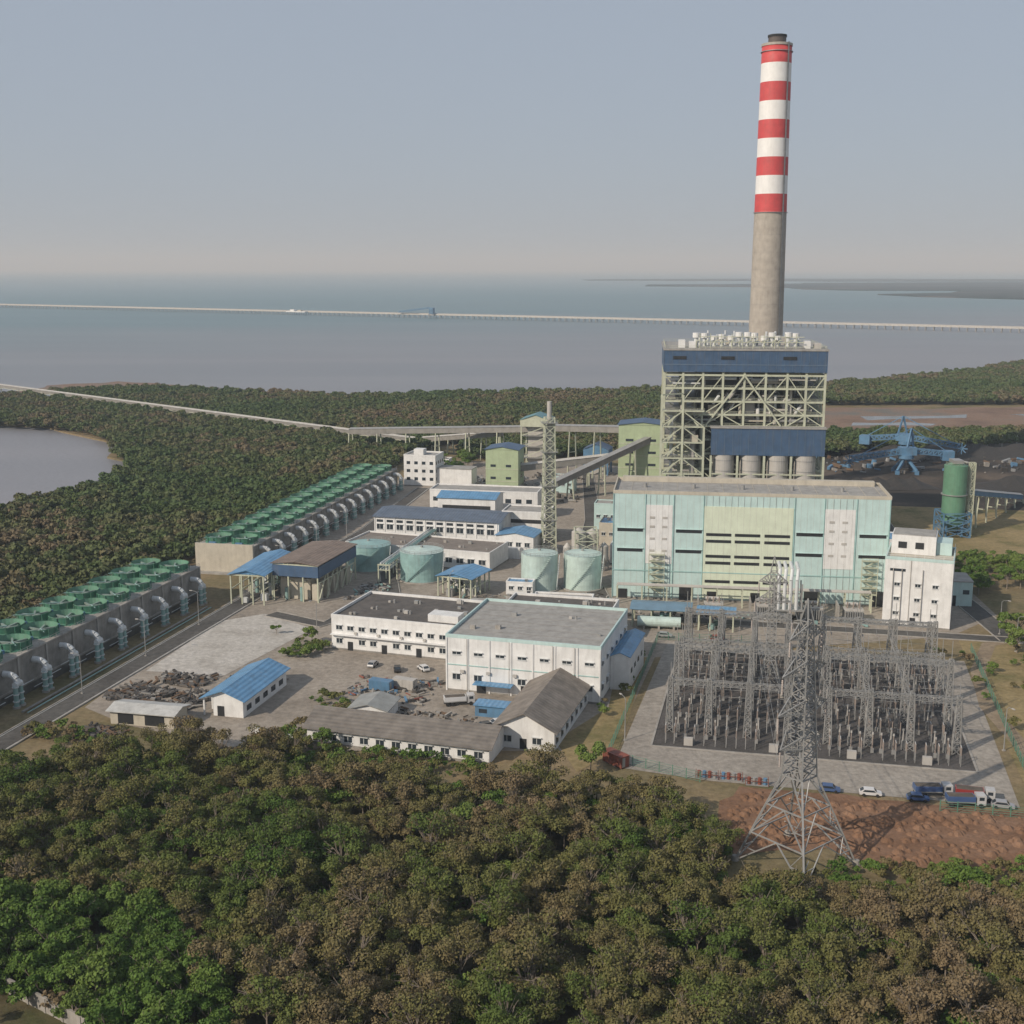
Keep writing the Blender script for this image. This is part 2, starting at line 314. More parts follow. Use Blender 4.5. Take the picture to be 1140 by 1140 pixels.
for k in range(34): 
    x=random.uniform(3,57); z=random.uniform(46,60); y=random.uniform(1,8); b.beam((x,y,z),(x,y,z+random.uniform(3,8)),random.uniform(.5,1.7),random.choice([pipew,siloc,steel,beige,white]),8)
for k in range(26):
    x=random.uniform(2,44); z=random.choice([49,53.5,58.5,63.5,65])+random.random(); y=random.uniform(.8,7); b.beam((x,y,z),(x+random.uniform(5,15),y,z),random.uniform(.5,1.3),random.choice([pipew,siloc,beige,galv]),8)
for k in range(12):
    x=random.uniform(3,50); z=random.uniform(48,60); b.path([(x,2,z),(x+2,2,z+3),(x+2,7,z+3),(x+5,7,z+6)],random.uniform(.7,1.3),random.choice([pipew,siloc]),8)
for x in (17,24,31,38,45): b.box(x,x+3.5,4,9.9,50,random.uniform(53,60),random.choice([siloc,beige,white]))
for k in range(14):
    x=random.uniform(1,12); z=random.uniform(6,50); b.box(x,x+random.uniform(1,3),-5,-2,z,z+random.uniform(1,3),random.choice([siloc,beige,boilm,galv]))
b.beam((30,-.8,67),(16,-.8,48),.6,steel); b.beam((30,-.8,67),(44,-.8,48),.6,steel)
b.box(-.5,60.5,-1,45,68.3,76.3,blue); b.box(-.8,60.8,-1.3,45.3,76.31,77,greyroof); b.box(-.6,60.6,-1.15,-1.002,70.9,71.2,btrim)
for x in range(0,61,3): b.box(x-.4,x-.3,-1.12,-1.003,68.4,76.2,btrim)
for x in (3,21,44): b.box(x,x+5,-1.2,-1.004,73,74.2,dark)
b.box(18,60.4,-5,-.5,37.2,47.4,blue); b.box(17.6,60.8,-5.4,-.4,47.41,47.9,greyroof)
for x in range(20,60,3): b.box(x,x+.12,-5.12,-5.003,37.3,47.3,btrim)
for i in range(4):
    x=23+i*10.2; b.cyl(x,-1.5,25,37.1,4,4,siloc,28); b.cyl(x,-1.5,19,25,1.2,4,siloc,28)
    for t in range(3): b.cyl(x,-1.5,27+t*4,27.25+t*4,4.1,4.1,galv,28)
for x in (18,28,38,48,60): b.beam((x,-5.2,0),(x,-5.2,37),.8,steel)
for z in (12,24,30): b.beam((18,-5.2,z),(60,-5.2,z),.5,steel)
for z in range(6,60,6):
    b.box(-1,15,-7,0,z-.2,z,galv); b.rail([(-1,0,z),(-1,-7,z),(15,-7,z)],steel)
    b.beam((-1,-7,z-6),(7,-7,z),.35,steel); b.beam((15,-7,z-6),(7,-7,z),.35,steel); b.beam((-1,-7,z),(15,-7,z),.5,steel); b.beam((1,-5,z-6),(6,-5,z),.7,steel); b.beam((13,-3,z-6),(8,-3,z),.7,steel)
    b.beam((-1,0,z-6),(-1,-7,z),.35,steel)
for x in (-1,7,15): b.beam((x,-7,0),(x,-7,60 if x<15 else 48),.8,steel)
b.beam((-1,-7,60),(7,-1,60),.5,steel)
b.beam((3,-3,0),(3,-3,52),1.4,pipew,10); b.beam((11,-3,8),(11,-3,46),2,siloc,10)
b.rail([(0,-1,77),(60,-1,77),(60,44,77),(0,44,77),(0,-1,77)],steel)
for i in range(13):
    x=12+i*3.1+random.uniform(-.6,.6); hh=random.uniform(2.6,4.2); b.cyl(x,6,77,77+hh,.8,.8,pipew,12); b.cyl(x,6,77+hh,78.8+hh,1.4,1.4,white,12); b.cyl(x+1.6,10+random.random()*6,77,80+random.random()*4,.4,.4,pipew,8); b.beam((x,6,79),(x+2.5,12,79),.5,pipew,8)
    b.path([(x,4,77),(x,4,79.5),(x+1.5,4,80.2)],.35,steel,6)
for x in (5,9,52,56): b.box(x,x+2.5,4,8,77.01,79+random.random(),random.choice([white,siloc]))
b.box(13,52,3,14,77.1,77.6,galv); 
for z in (79.3,81.3): b.beam((13,3,z),(52,3,z),.25,steel)
for x in range(13,53,4): b.beam((x,3,77),(x,3,82.5),.25,steel)
b.box(40,47,16,24,77,80.5,siloc); b.box(20,26,20,30,77,80,beige)
b.done('boiler_house_structure',(58.2,470,0),math.radians(-6))
b=MB(); b.box(0,50,0,30,14,34,siloc); 
for x in range(0,51,10):
    for y in (0,15,30): b.beam((x,y,0),(x,y,14),1,steel)
b.box(-.5,50.5,-.5,30.5,34.05,36,blue)
b.done('precipitator_structure',(76,522,0),math.radians(-8))
# ------------------------------------------------------------------ chimney
b=MB(); cx,cy=120.5,590
def cr(z): return 8.6-(8.6-6.75)*(z/206.)
zz=[0]+[132.2*i/16 for i in range(1,17)]
for a,c in zip(zz,zz[1:]): b.cyl(0,0,a,c,cr(a),cr(c),chc,64,False)
bz=(206.3-132.2)/9
for i in range(9):
    a=132.2+i*bz; b.cyl(0,0,a,a+bz,cr(a),cr(a+bz),red if i%2==0 else chw,64,i==8)
b.cyl(0,0,205.5,206.6,cr(206)+.25,cr(206)+.25,chc,64); b.cyl(0,0,206.6,210.3,4,4,M('flue_steel',(.10,.08,.07)),32); b.cyl(0,0,209.6,210.5,4.3,4.3,tyre,32)
for z in (132,203): b.cyl(0,0,z,z+.25,cr(z)+.5,cr(z)+.5,galv,48)
for z in (75,82,90,98,106,114,122): b.cyl(0,0,z,z+.12,cr(z)+.03,cr(z)+.03,conc,64,False)
for z in range(0,205,3): b.box(-.4,.4,-cr(z)-.45,-cr(z)-.38,z,z+2.9,galv)
o=b.done('chimney_stack',(cx,cy,0),math.radians(35))
for f in o.data.polygons:
    if len(f.vertices)==4: f.use_smooth=abs(f.normal.z)<.1 and f.area>5
# ------------------------------------------------------------------ tanks
def tank(x,y,R,h,m,roof=None):
    b=MB(); n=40
    b.cyl(0,0,0,h,R,R,m,n,False); b.cyl(0,0,h,h+R*.13,R+.1,.3,roof or m,n)
    for k in range(1,6): b.cyl(0,0,h*k/6,h*k/6+.1,R+.05,R+.05,m,n,False)
    for i in range(24):
        a=2*math.pi*i/24;c=2*math.pi*(i+1)/24
        p=(R*math.cos(a),R*math.sin(a),h);q=(R*math.cos(c),R*math.sin(c),h)
        for z in (.5,1): b.beam((p[0],p[1],h+z),(q[0],q[1],h+z),.08,galv)
        b.beam(p,(p[0],p[1],h+1),.08,galv)
    for i in range(22):
        a=-2.3+i*.06; b.box(math.cos(a)*(R+.5)-.35,math.cos(a)*(R+.5)+.35,math.sin(a)*(R+.5)-.35,math.sin(a)*(R+.5)+.35,h*i/22,h*i/22+.12,m)
    b.cyl(0,0,h+R*.13-.2,h+R*.13+.6,.5,.5,galv,10); b.beam((R-.5,-R*.5,0),(R+.5,-R*.6,h),.35,pipew,8)
    b.cyl(0,0,0,.4,R+.8,R+.8,conc,n)
    o=b.done('storage_tank',(x,y,0))
tank(9.3,405.5,6.2,12.5,tankm); tank(24,407,6.4,12,tankm); tank(-52,435,8,9,tankt); tank(-31.5,419,7.6,10.3,tankt,tankm)
b=MB()
for x,y,R,h in ((0,0,2.6,14),(5,3,2.2,13),(9,-1,1.6,9),(-4,2,1.5,8)):
    b.cyl(x,y,4,h,R,R,siloc,20); b.cyl(x,y,h,h+1.5,R,.3,siloc,20); b.cyl(x,y,2,4,.5,R,siloc,20)
    for a in range(4): b.beam((x+R*math.cos(a*1.57),y+R*math.sin(a*1.57),0),(x+R*math.cos(a*1.57),y+R*math.sin(a*1.57),5),.3,galv)
b.lattice(2.5,0,0,15,8,8,4,.25,steel); b.rail([(-2,-4,12),(7,-4,12),(7,4,12)],steel)
b.done('process_silo_cluster',(24,432,0))
b=MB(); b.lattice(0,0,0,52,5.2,3.6,16,.24,steel); b.cyl(0,0,0,58,1.0,.9,siloc,16); b.cyl(-1.2,-1,0,48,.35,.35,galv,8)
for z in (13,26,39,50): b.box(-3,3,-3,3,z,z+.15,galv); b.rail([(-3,3,z),(-3,-3,z),(3,-3,z),(3,3,z)],steel)
b.done('lattice_vent_stack',(14,459,0),.1)
# ------------------------------------------------------------------ white buildings
loc,r,W=frame((-17,303),(22,292)); D=36;h=14.2; b=MB(); block(b,W,D,h,white,greyroof,.9,mint)
nb=7
for i in range(nb+1): b.box(i*(W-.4)/nb,i*(W-.4)/nb+.4,-.2,-.001,0,h,white)
for i in range(nb):
    u=i*W/nb+1.8
    win(b,'f',u,u+2.2,9.9,10.6,W,D,None,pipew); 
    if i not in (2,4): win(b,'f',u,u+2,3.2,4.7,W,D,None,pipew)
for i in range(6): 
    win(b,'r',i*6+1.5,i*6+4,9.6,10.8,W,D,None,pipew); win(b,'r',i*6+1.5,i*6+4,3,4.8,W,D,None,pipew)
for u in (8.3,20): b.box(u,u+2.4,-.16,.05,0,3,dark)
b.box(0,W,-.16,-.002,7.0,7.2,mtrim); b.box(W*.2,W*.45,-3.2,-.3,3.1,3.35,broof)
for u in (5.4,16.6,27.9,33.5): b.beam((u+.35,-.3,0),(u+.35,-.3,h),.16,siloc,6)
for i in range(5): b.box(i*7+4,i*7+5,-.65,-.21,5.2,5.9,siloc)
rooftop(b,W,D,h,5)
for i in range(7): b.box(.5,W-.5,i*5+2,i*5+2.1,h+.152,h+.2,concd)
b.done('white_workshop_building',loc,r)
e=(math.cos(r),math.sin(r)); n=(-e[1],e[0])
b=MB(); b.box(0,5,0,22,0,9,white); b.gable(0,5,0,22,9,10,broof,'y',.3,white)
for i in range(4): win(b,'r',2+i*5,4+i*5,4,5.3,5,22)
b.done('stair_annex_building',(22+e[0]*.1+n[0]*12,292+e[1]*.1+n[1]*12,0),r)
loc,r,W=frame((-51.5,338),(-11.5,325)); D=27;h=9.4; b=MB(); block(b,W,D,h,white,darkroof,.9)
for i in range(11):
    u=1.5+i*3.5
    win(b,'f',u,u+1.8,6,7.2,W,D,None,pipew)
    if i%3!=1: win(b,'f',u,u+1.8,2,3.4,W,D,None,pipew)
    else: b.box(u,u+1.6,-.1,.05,0,2.6,dark)
    if i%2: b.box(u+2.2,u+3,-.5,-.05,5,5.6,siloc)
for i in range(7): win(b,'l',1.5+i*3.6,3+i*3.6,6,7.2,W,D); win(b,'l',1.5+i*3.6,3+i*3.6,2,3.4,W,D)
b.box(0,W,-1.2,-.002,4.5,4.7,white); rooftop(b,W,D,h,14); b.box(28,37,4,9,h+.16,h+2.2,white)
b.done('administration_building',loc,r)
loc,r,W=frame((-3,348),(28,340)); D=16;h=9; b=MB(); block(b,W,D,h,white,darkroof,.9); rooftop(b,W,D,h,6); b.done('white_laboratory_building',loc,r)
loc,r,W=frame((6,364),(24,361)); D=9;h=7; b=MB(); block(b,W,D,h,white,greyroof,.7)
for i in range(4): win(b,'f',1.5+i*4,3.5+i*4,3.5,5,W,D,None,pipew)
b.box(-20,-1,0,8,0,4.5,white); b.box(-20.4,-1,-.4,8.4,4.5,4.8,greyroof)
b.done('white_office_building',loc,r)
loc,r,W=frame((-62,447),(-8,428)); D=20;h=6.5; b=MB(); block(b,W,D,h,white,M('brown_roof',(.22,.19,.165),.9,.35,streak=False),.7)
for i in range(13): win(b,'f',1.5+i*4.3,4+i*4.3,2.5,4.2,W,D,None,pipew)
rooftop(b,W,D,h,8)
b.done('water_treatment_building',loc,r)
loc,r,W=frame((-54,473),(-5,460)); D=22;h=11.5; b=MB(); b.box(0,W,0,D,0,h,white); b.gable(0,W,0,D,h,h+1.6,corrugated('bluegrey_roof',(.11,.145,.20),.5,.35),'x',.8,white)
for i in range(12): win(b,'f',1+i*4.1,3.6+i*4.1,6.5,8.5,W,D,None,pipew); win(b,'f',1+i*4.1,3.6+i*4.1,9.3,10.3,W,D)
for i in range(13): b.box(i*4.15,i*4.15+.3,-.2,-.001,0,h,white)
b.done('filter_house_building',loc,r)
loc,r,W=frame((-31,505),(-7,500)); D=16;h=13; b=MB(); b.box(0,W,0,D,0,h,white); b.gable(0,W,0,D,h,h+1.5,broof,'x',.6,white); b.box(2,W-2,-.1,.05,8,10,dark); b.done('pump_house_building',loc,r)
loc,r,W=frame((-36,530),(11,521)); D=14;h=11.5; b=MB(); block(b,W,D,h,white,greyroof,.7)
for i in range(10): win(b,'f',1.5+i*4.6,4+i*4.6,7,8.8,W,D); win(b,'f',1.5+i*4.6,4+i*4.6,2.5,4.2,W,D)
b.done('white_store_building',loc,r)
loc,r,W=frame((-6,454),(8,450)); D=13;h=8; b=MB(); b.box(0,W,0,D,0,h,white); b.gable(0,W,0,D,h,h+1.3,broof,'y',.6,white)
for i in range(4): win(b,'f',1+i*3.4,2.8+i*3.4,4,5.6,W,D,None,pipew)
b.box(4,10,-3,-.1,0,4,white); b.done('chemical_house_building',loc,r)
loc,r,W=frame((-4,478),(14,474)); D=14;h=12; b=MB(); block(b,W,D,h,white,greyroof,.7); b.box(1,W-1,-.1,.05,8,9.5,dark); b.box(1,W-1,-.1,.05,4,5.5,dark); b.done('white_service_building',loc,r)
hr=random.Random(5)
for x,y,w_,d_,h_ in ((-22,404,7,5,4),(-2,396,9,5,4.5),(36,440,12,8,7),(34,470,9,12,9),(-22,560,14,9,7),(6,556,12,8,6),(20,585,10,8,8),(134,420,10,9,6),(136,445,8,14,8),(128,500,14,12,9),(-10,620,10,8,6),(-46,660,12,8,5),(34,500,10,9,11)):
    b=MB(); block(b,w_,d_,h_,hr.choice([white,beige,white,mint]),hr.choice([greyroof,darkroof,broof]),.5)
    for i in range(int(w_/3)): win(b,'f',1+i*3,2.4+i*3,h_*.5,h_*.5+1.1,w_,d_,None,pipew)
    b.box(w_-1.9,w_-.8,-.1,.05,0,2.3,dark); rooftop(b,w_,d_,h_,2); b.done('utility_building',(x,y,0),-.2)
def canopy(name,P1,P2,D,h,roof,ax='y',ridge=1.5,fill=None,nx=3,ny=4,stuff=True,extra=None):
    loc,r,W=frame(P1,P2); b=MB()
    for i in range(nx+1):
        for j in range(ny+1):
            b.beam((W*i/nx,D*j/ny,0),(W*i/nx,D*j/ny,h),.4,steel if fill is None else white)
    for j in range(ny+1): b.beam((0,D*j/ny,h-.3),(W,D*j/ny,h-.3),.35,steel)
    for i in range(nx+1): b.beam((W*i/nx,0,h*.5),(W*i/nx,D,h*.5),.3,steel)
    b.gable(0,W,0,D,h,h+ridge,roof,ax,.8,roof)
    if stuff:
        for k in range(int(W*D/22)):
            x=random.uniform(1,W-2.5);y=random.uniform(.5,D-2.5); s=random.uniform(1,2.4)
            if random.random()<.5: b.box(x,x+s,y,y+s,.05,.1+s*random.uniform(.6,1.4),random.choice([pipet,siloc,pipew,galv]))
            else: b.cyl(x,y,.1,2.5+s,.7,.7,random.choice([pipew,pipet]),10)
    if extra: extra(b,W,D)
    return b.done(name,loc,r)
canopy('blue_roof_shed',(-24.5,396),(-13.5,391),14,7,broof,'y',1.2)
canopy('pipe_rack_shelter',(-91,386),(-80,384),30,10,broof,'y',1.4)
def ex(b,W,D):
    b.box(-.3,W+.3,-.3,.1,8.3,12,blue); b.box(W+.1,W+.5,.12,D,8.3,12,blue)
    for k in range(5): b.box(W-3,W-.5,2+k*6,5+k*6,0,5.5,beige); b.beam((W+.2,k*6.5,0),(W+.2,k*6.5+6,8),.3,steel)
    b.box(1,W-4,3,D-2,0,7,beige)
canopy('electrical_shelter_building',(-78,391),(-63,387),32,12.5,brownroof,'y',.8,extra=ex)
canopy('transformer_shelter',(36.6,361),(53.5,358),9,5.5,M('bluegrey_flat',(.14,.24,.33),.5,.2),'x',.7)
canopy('transformer_shelter',(56,356),(66,354),8,5.5,broof,'x',.8)
b=MB(); b.beam((0,0,2.2),(13,0,2.2),3.2,tankm,16); 
for x in (2,6.5,11): b.box(x-.3,x+.3,-1.2,1.2,0,1.2,conc)
b.done('horizontal_pressure_tank',(38,359,0),-.17)
loc,r,W=frame((-75,285),(-65,282.5)); b=MB(); D=25;h=4.6
b.box(2.4,W,0,D,0,h,white); b.gable(0,W,0,D,h,6.6,broof,'y',.9,white)
for j in range(7): b.beam((0,D*j/6,0),(0,D*j/6,h),.35,white); 
for j in range(5): win(b,'r',2+j*4.6,4.4+j*4.6,1.2,2.6,W,D)
b.box(3.5,5.3,-.08,.05,0,2.6,dark); b.done('blue_roof_warehouse',loc,r)
loc,r,W=frame((-47,267),(-5,254)); D=13;h=4; b=MB(); b.box(0,W,0,D,0,h,white); b.gable(0,W,0,D,h,6.6,asb,'x',.9,white)
for i in range(11): win(b,'f',1.5+i*3.9,3.4+i*3.9,1.3,2.8,W,D,None,pipew)
b.box(0,W,-.05,-.002,0,.6,concd)
b.done('long_barrack_building',loc,r)
loc,r,W=frame((-4,265),(9.5,261)); D=34;h=5; b=MB(); b.box(0,W,0,D,0,h,white); b.gable(0,W,0,D,h,8.6,corrugated('weathered_roof',(.24,.21,.18),.9,.5,axis=1,pitch=1.3),'y',.9,white)
win(b,'f',2,4,1.5,3,W,D,None,pipew); win(b,'f',9,11,1.5,3,W,D,None,pipew); b.box(6,7.6,-.08,.05,0,2.5,dark)
for i in range(7): win(b,'r',1.5+i*4.7,3.5+i*4.7,1.4,3,W,D,None,pipew)
b.done('grey_roof_warehouse',loc,r)
loc,r,W=frame((-96,279),(-80,275.5)); b=MB(); b.box(0,W,0,7,0,3.4,beige); b.gable(0,W,0,7,3.4,4.2,M('pale_roof',(.5,.5,.48),.7,.3),'x',.8,beige); b.box(2,6,-.08,.05,.3,2.8,dark); b.box(9,14,-.08,.05,.3,2.8,dark); b.done('small_storage_shed',loc,r)
loc,r,W=frame((-39,281),(-30,279)); b=MB(); b.box(0,W,0,9,0,3.2,white); b.gable(0,W,0,9,3.2,4.4,M('pale_grey_roof',(.3,.31,.3),.8,.3),'y',.6,white); win(b,'f',2,4,1,2.3,W,9); b.done('small_grey_roof_hut',loc,r)
loc,r,W=frame((-9,284),(2,281)); b=MB(); b.box(0,W,0,4,0,2.8,bluep); b.box(-.4,W+.4,-.4,4.4,2.8,3.0,broof); win(b,'f',1,3,1,2,W,4); b.done('blue_container_office',loc,r)
# ------------------------------------------------------------------ cooling tower rows
grim=M('green_rim',(.12,.28,.19),.6,.3); blade=M('fan_blade',(.22,.29,.26),.7,.3); deckm=M('fan_deck_grey',(.13,.145,.135),.8,.3)
def cooling(P,ang,L,Wd,h,n,seed=0):
    b=MB(); rr=random.Random(seed)
    b.box(-Wd,0,0,L,0,h,concd); b.box(-Wd-.4,.4,-.4,L+.4,h,h+.35,conc)
    c=L/n
    for i in range(n+1): b.box(0,.35,i*c-.3,i*c+.3,0,h-.02,conc)
    b.box(0,.3,.3,L-.3,2.6,3.0,conc); b.box(0,.04,.3,L-.3,.01,2.2,M('wet_stain',(.12,.115,.10),.9,.4))
    b.rail([(.2,0,h+.35),(.2,L,h+.35)],galv); b.rail([(-Wd-.2,0,h+.35),(-Wd-.2,L,h+.35)],galv)
    for i in range(n):
        for x in (-Wd*.26,-Wd*.74):
            y=(i+.5)*c; R=min(c,Wd/2)*.415
            b.cyl(x,y,h+.35,h+.9,R+.5,R,green,28,False); b.cyl(x,y,h+.9,h+2.6,R,R+.15,green,28,False)
            b.cyl(x,y,h+2.5,h+2.65,R+.35,R+.35,grim,28,False); b.cyl(x,y,h+2.6,h+.95,R+.15,R-.1,grim,28,False)
            b.cyl(x,y,h+.5,h+.8,R,R-.1,deckm,28); b.cyl(x,y,h+.8,h+1.7,.9,.7,siloc,12)
            a0=rr.random()
            for k in range(6):
                a=k*math.pi/3+a0; b.beam((x,y,h+1.5),(x+R*.93*math.cos(a),y+R*.93*math.sin(a),h+1.55),.5,blade)
            for k in range(12):
                a=k*math.pi/6; b.beam((x+(R+.3)*math.cos(a),y+(R+.3)*math.sin(a),h+.4),(x+(R+.3)*math.cos(a),y+(R+.3)*math.sin(a),h+2.5),.18,green)
            b.beam((x,y,h+1.9),(x+(R+2.0)*(1 if x>-Wd/2 else -1)*.6,y-R*.9,h+2.3),.3,pipet,8)
            b.box(x-R*.3,x+R*.3,y-c/2+.1,y-c/2+1.0,h+.36,h+1.3,bluep)
        y=(i+.5)*c
        for dy in (-1.0,1.0):
            b.beam((4.0,y+dy,0),(4.0,y+dy,5.6),1.25,pipet,12); b.cyl(4.0,y+dy,0,.5,1.0,1.0,conc,12)
            for z in (1.6,3.4,5.3): b.cyl(4.0,y+dy,z,z+.25,.85,.85,pipew,12)
        b.beam((4,y-1.3,6.0),(4,y+1.3,6.0),1.4,pipew,12)
        b.path([(4.0,y,6.1),(3.7,y,7.2),(2.9,y,7.9),(1.8,y,8.2),(.2,y,8.2)],1.6,pipew,12); b.cyl(.3,y,7.4,9,.25,.25,pipew,8)
        b.box(1.4,2.8,y+2.2,y+3.6,0,1.8,pipet)
    for k in range(int(L/6)): b.beam((.5,k*6,1+ (k%3)),(.5,k*6+6,1+(k%3)),.25,pipew,6)
    b.done('cooling_tower_block',P,ang)
cooling((-136,250,0),math.radians(-13.2),146,21,10.6,12,1)
cooling((-92,426,0),math.radians(-11.5),176,21,9.6,15,2)
b=MB(); b.box(-21.5,0.4,-1.2,-.41,0,10.6,beige); b.box(-24,2,-4,-1.25,0,.5,conc); b.done('cooling_tower_end_wall',(-92,426,0),math.radians(-11.5))
b=MB(); b.beam((0,0,.7),(22,95,.7),.6,concd,10); b.beam((1.3,0,.5),(23.3,95,.5),.35,pipet,8); b.done('ground_pipeline',(-119.5,285,0))
# ------------------------------------------------------------------ coal handling
def tower(name,P1,P2,D,h,m,cap=blue,open_=False):
    loc,r,W=frame(P1,P2); b=MB()
    if open_:
        for z in range(0,int(h)-4,6):
            for x in (0,W): 
                for y in (0,D): b.beam((x,y,z),(x,y,z+6),.7,m)
            b.beam((0,0,z),(W,0,z+6),.4,m); b.beam((W,0,z),(W,D,z+6),.4,m); b.box(0,W,0,D,z+5.8,z+6,galv); b.rail([(0,D,z+6),(0,0,z+6),(W,0,z+6),(W,D,z+6)],m)
        b.box(-.5,W+.5,-.5,D+.5,h-5,h-1.3,m); b.box(W*.2,W*.8,D*.2,D*.8,0,h-5,siloc)
    else:
        b.box(0,W,0,D,h*.12,h,m)
        for x in (.4,W/2,W-.4):
            for y in (.4,D-.4): b.beam((x,y,0),(x,y,h*.12),.8,steel)
        for k in range(1,int(h/6)):
            for u in (.15,.62): win(b,'f',W*u,W*(u+.16),k*6,k*6+1.2,W,D)
            win(b,'r',D*.4,D*.6,k*6,k*6+1.4,W,D)
            b.box(-.1,W+.1,-.12,-.001,k*6-1.2,k*6-.9,steel)
    b.gable(-.2,W+.2,-.2,D+.2,h if not open_ else h-1.3,h+1.4,cap,'y',.5,m)
    return b.done(name,loc,r)
tower('coal_transfer_tower',(52,596),(75,592),18,32,olive)
tower('coal_transfer_tower',(-12.8,592),(3,589),16,20.5,olive)
tower('coal_transfer_tower',(5,660),(20,657),15,28,steel,corrugated('teal_roof',(.12,.27,.30)),True)
tower('coal_transfer_tower',(38,640),(50,637),12,15,bluep,blue,True)
loc,r,W=frame((-54,607),(-38,603)); b=MB(); block(b,W,14,15,white,greyroof,.8)
for z in (3,7,11):
    for i in range(4): win(b,'f',1.5+i*4,3.3+i*4,z,z+1.5,W,14); win(b,'r',1+i*3.4,2.3+i*3.4,z,z+1.5,W,14)
b.box(4,9,4,9,15.2,18,white); b.box(W+.1,W+18,2,12,0,9,white); b.box(W,W+18.2,1.8,12.2,9,9.3,greyroof); b.done('control_building',loc,r)
def conveyor(name,A,B,w=4,h=3,step=25,roof=galv,side=beige,legs=True):
    A=Vector(A);B=Vector(B);d=(B-A);L=d.length;b=MB(); dn=d.normalized(); sd=dn.cross(Vector((0,0,1))).normalized()
    def pt(s,o,z): p=A+dn*s+sd*o; return (p.x,p.y,p.z+z)
    vs=[pt(0,-w/2,0),pt(0,w/2,0),pt(0,w/2,h),pt(0,-w/2,h),pt(L,-w/2,0),pt(L,w/2,0),pt(L,w/2,h),pt(L,-w/2,h)]
    b.add(vs,[(0,1,2,3),(4,7,6,5),(0,3,7,4),(1,5,6,2),(0,4,5,1)],side)
    b.add([pt(0,-w/2-.3,h+.02),pt(0,0,h+.8),pt(0,w/2+.3,h+.02),pt(L,-w/2-.3,h+.02),pt(L,0,h+.8),pt(L,w/2+.3,h+.02)],[(0,1,4,3),(1,2,5,4),(0,2,1),(3,4,5)],roof)
    n=max(1,int(L/step))
    for k in range(n+1):
        s=L*k/n; p=A+dn*s
        if p.z>1 and legs:
            for o in (-w/2,w/2): q=A+dn*s+sd*o*1.5; b.beam((q.x,q.y,-1),pt(s,o*.9,0),.55,steel)
            b.beam(pt(s,-w/2,-p.z*.5),pt(s,w/2,-p.z*.5),.35,steel)
        if k<n:
            for j in range(4): b.beam(pt(s+j*L/n/4,-w/2-.05,-.6 if j%2 else .1),pt(s+(j+1)*L/n/4,-w/2-.05,.1 if j%2 else -.6),.3,steel)
    return b.done(name)
palec=M('pale_conveyor',(.50,.48,.44),.7,.3); sidec=M('conveyor_side_grey',(.25,.24,.22),.7,.3)
conveyor('coal_conveyor_gallery',(-56,735,4),(-700,1290,6),4,2.2,30,palec,sidec)
conveyor('coal_conveyor_gallery',(-56,735,4),(-6,680,15),3.5,2.5,15,palec,sidec)
conveyor('coal_conveyor_gallery',(-95,720,11),(10,668,19),4,3,18,galv,sidec)
conveyor('coal_conveyor_gallery',(3,597,9),(55,603,14),4,3,15,palec,sidec)
conveyor('coal_conveyor_gallery',(12,560,4),(74,600,26),4,3,18,galv,sidec)
conveyor('coal_conveyor_gallery',(74,600,27),(80,500,62),4,3,30,galv,steel,False)
conveyor('coal_conveyor_gallery',(20,665,20),(56,612,26),4,3,18,galv,sidec)
conveyor('coal_conveyor_gallery',(184,495,16),(235,560,2),3,2,12,galv,bluep)
road('jetty_access_road',[(-44,640),(-60,725),(-230,885),(-440,1065),(-700,1300)],5,roadc,.12)
A=Vector((-2300,3966,0));B=Vector((1700,1601,0)); d=(B-A);L=d.length;dn=d/L; ang=math.atan2(d.y,d.x)
b=MB(); b.box(0,L,-5,5,5.8,7.2,palec); b.box(0,L,-1,4,7.22,9.6,siloc); b.box(0,L,-5,-4.7,7.21,8.2,palec)
k=0
while k<L:
    for y in (-4,4): b.box(k-.5,k+.5,y-.5,y+.5,-2,5.8,conc)
    b.box(k-.7,k+.7,-5,5,5.0,5.79,conc); k+=14
s0=(Vector((-493,2898,0))-A).length; b.box(s0-28,s0+28,-16,-5.1,5.8,8,white); b.box(s0-18,s0-6,-14,-6,8.05,12,white); b.box(s0+4,s0+14,-13,-7,8.05,11,beige)
s1=(Vector((-165,2700,0))-A).length
b.box(s1-15,s1,-12,-5.1,5.8,8,conc); b.lattice(s1-7,-8,8,20,9,7,3,.8,bluep); b.box(s1-12,s1-2,-12,-4,18,22,bluep); b.truss((s1-14,-8,20),(s1-95,-8,10),3,4,10,.7,bluep)
b.done('coal_jetty_pier',(A.x,A.y,0),ang)
def stacker(loc,r):
    b=MB()
    for x in (0,10): 
        for y in (0,10): b.box(x-1,x+1,y-1,y+1,0,2,bluep); b.beam((x,y,2),(5,5,9),1.2,bluep)
    b.cyl(5,5,8,10,4,4,bluep,20); b.box(1,10,2,8,10,14,bluep); b.truss((5,5,11),(-24,0,7),2.5,3,10,.5,bluep); b.truss((8,5,11),(27,8,9),2.5,3,7,.5,bluep)
    b.beam((5,3,14),(7,5,24),.8,bluep); b.beam((9,7,14),(7,5,24),.8,bluep); b.beam((7,5,24),(-20,0,10),.4,bluep); b.beam((7,5,24),(26,8,12),.4,bluep); b.box(24,30,5,11,7,12,bluep)
    for k in range(8):
        a=k*math.pi/4; b.beam((-25,0,7),(-25+3.2*math.cos(a),0,7+3.2*math.sin(a)),.5,bluep)
    b.done('stacker_reclaimer',loc,r)
stacker((203,640,0),-.1); stacker((232,700,0),2.6)
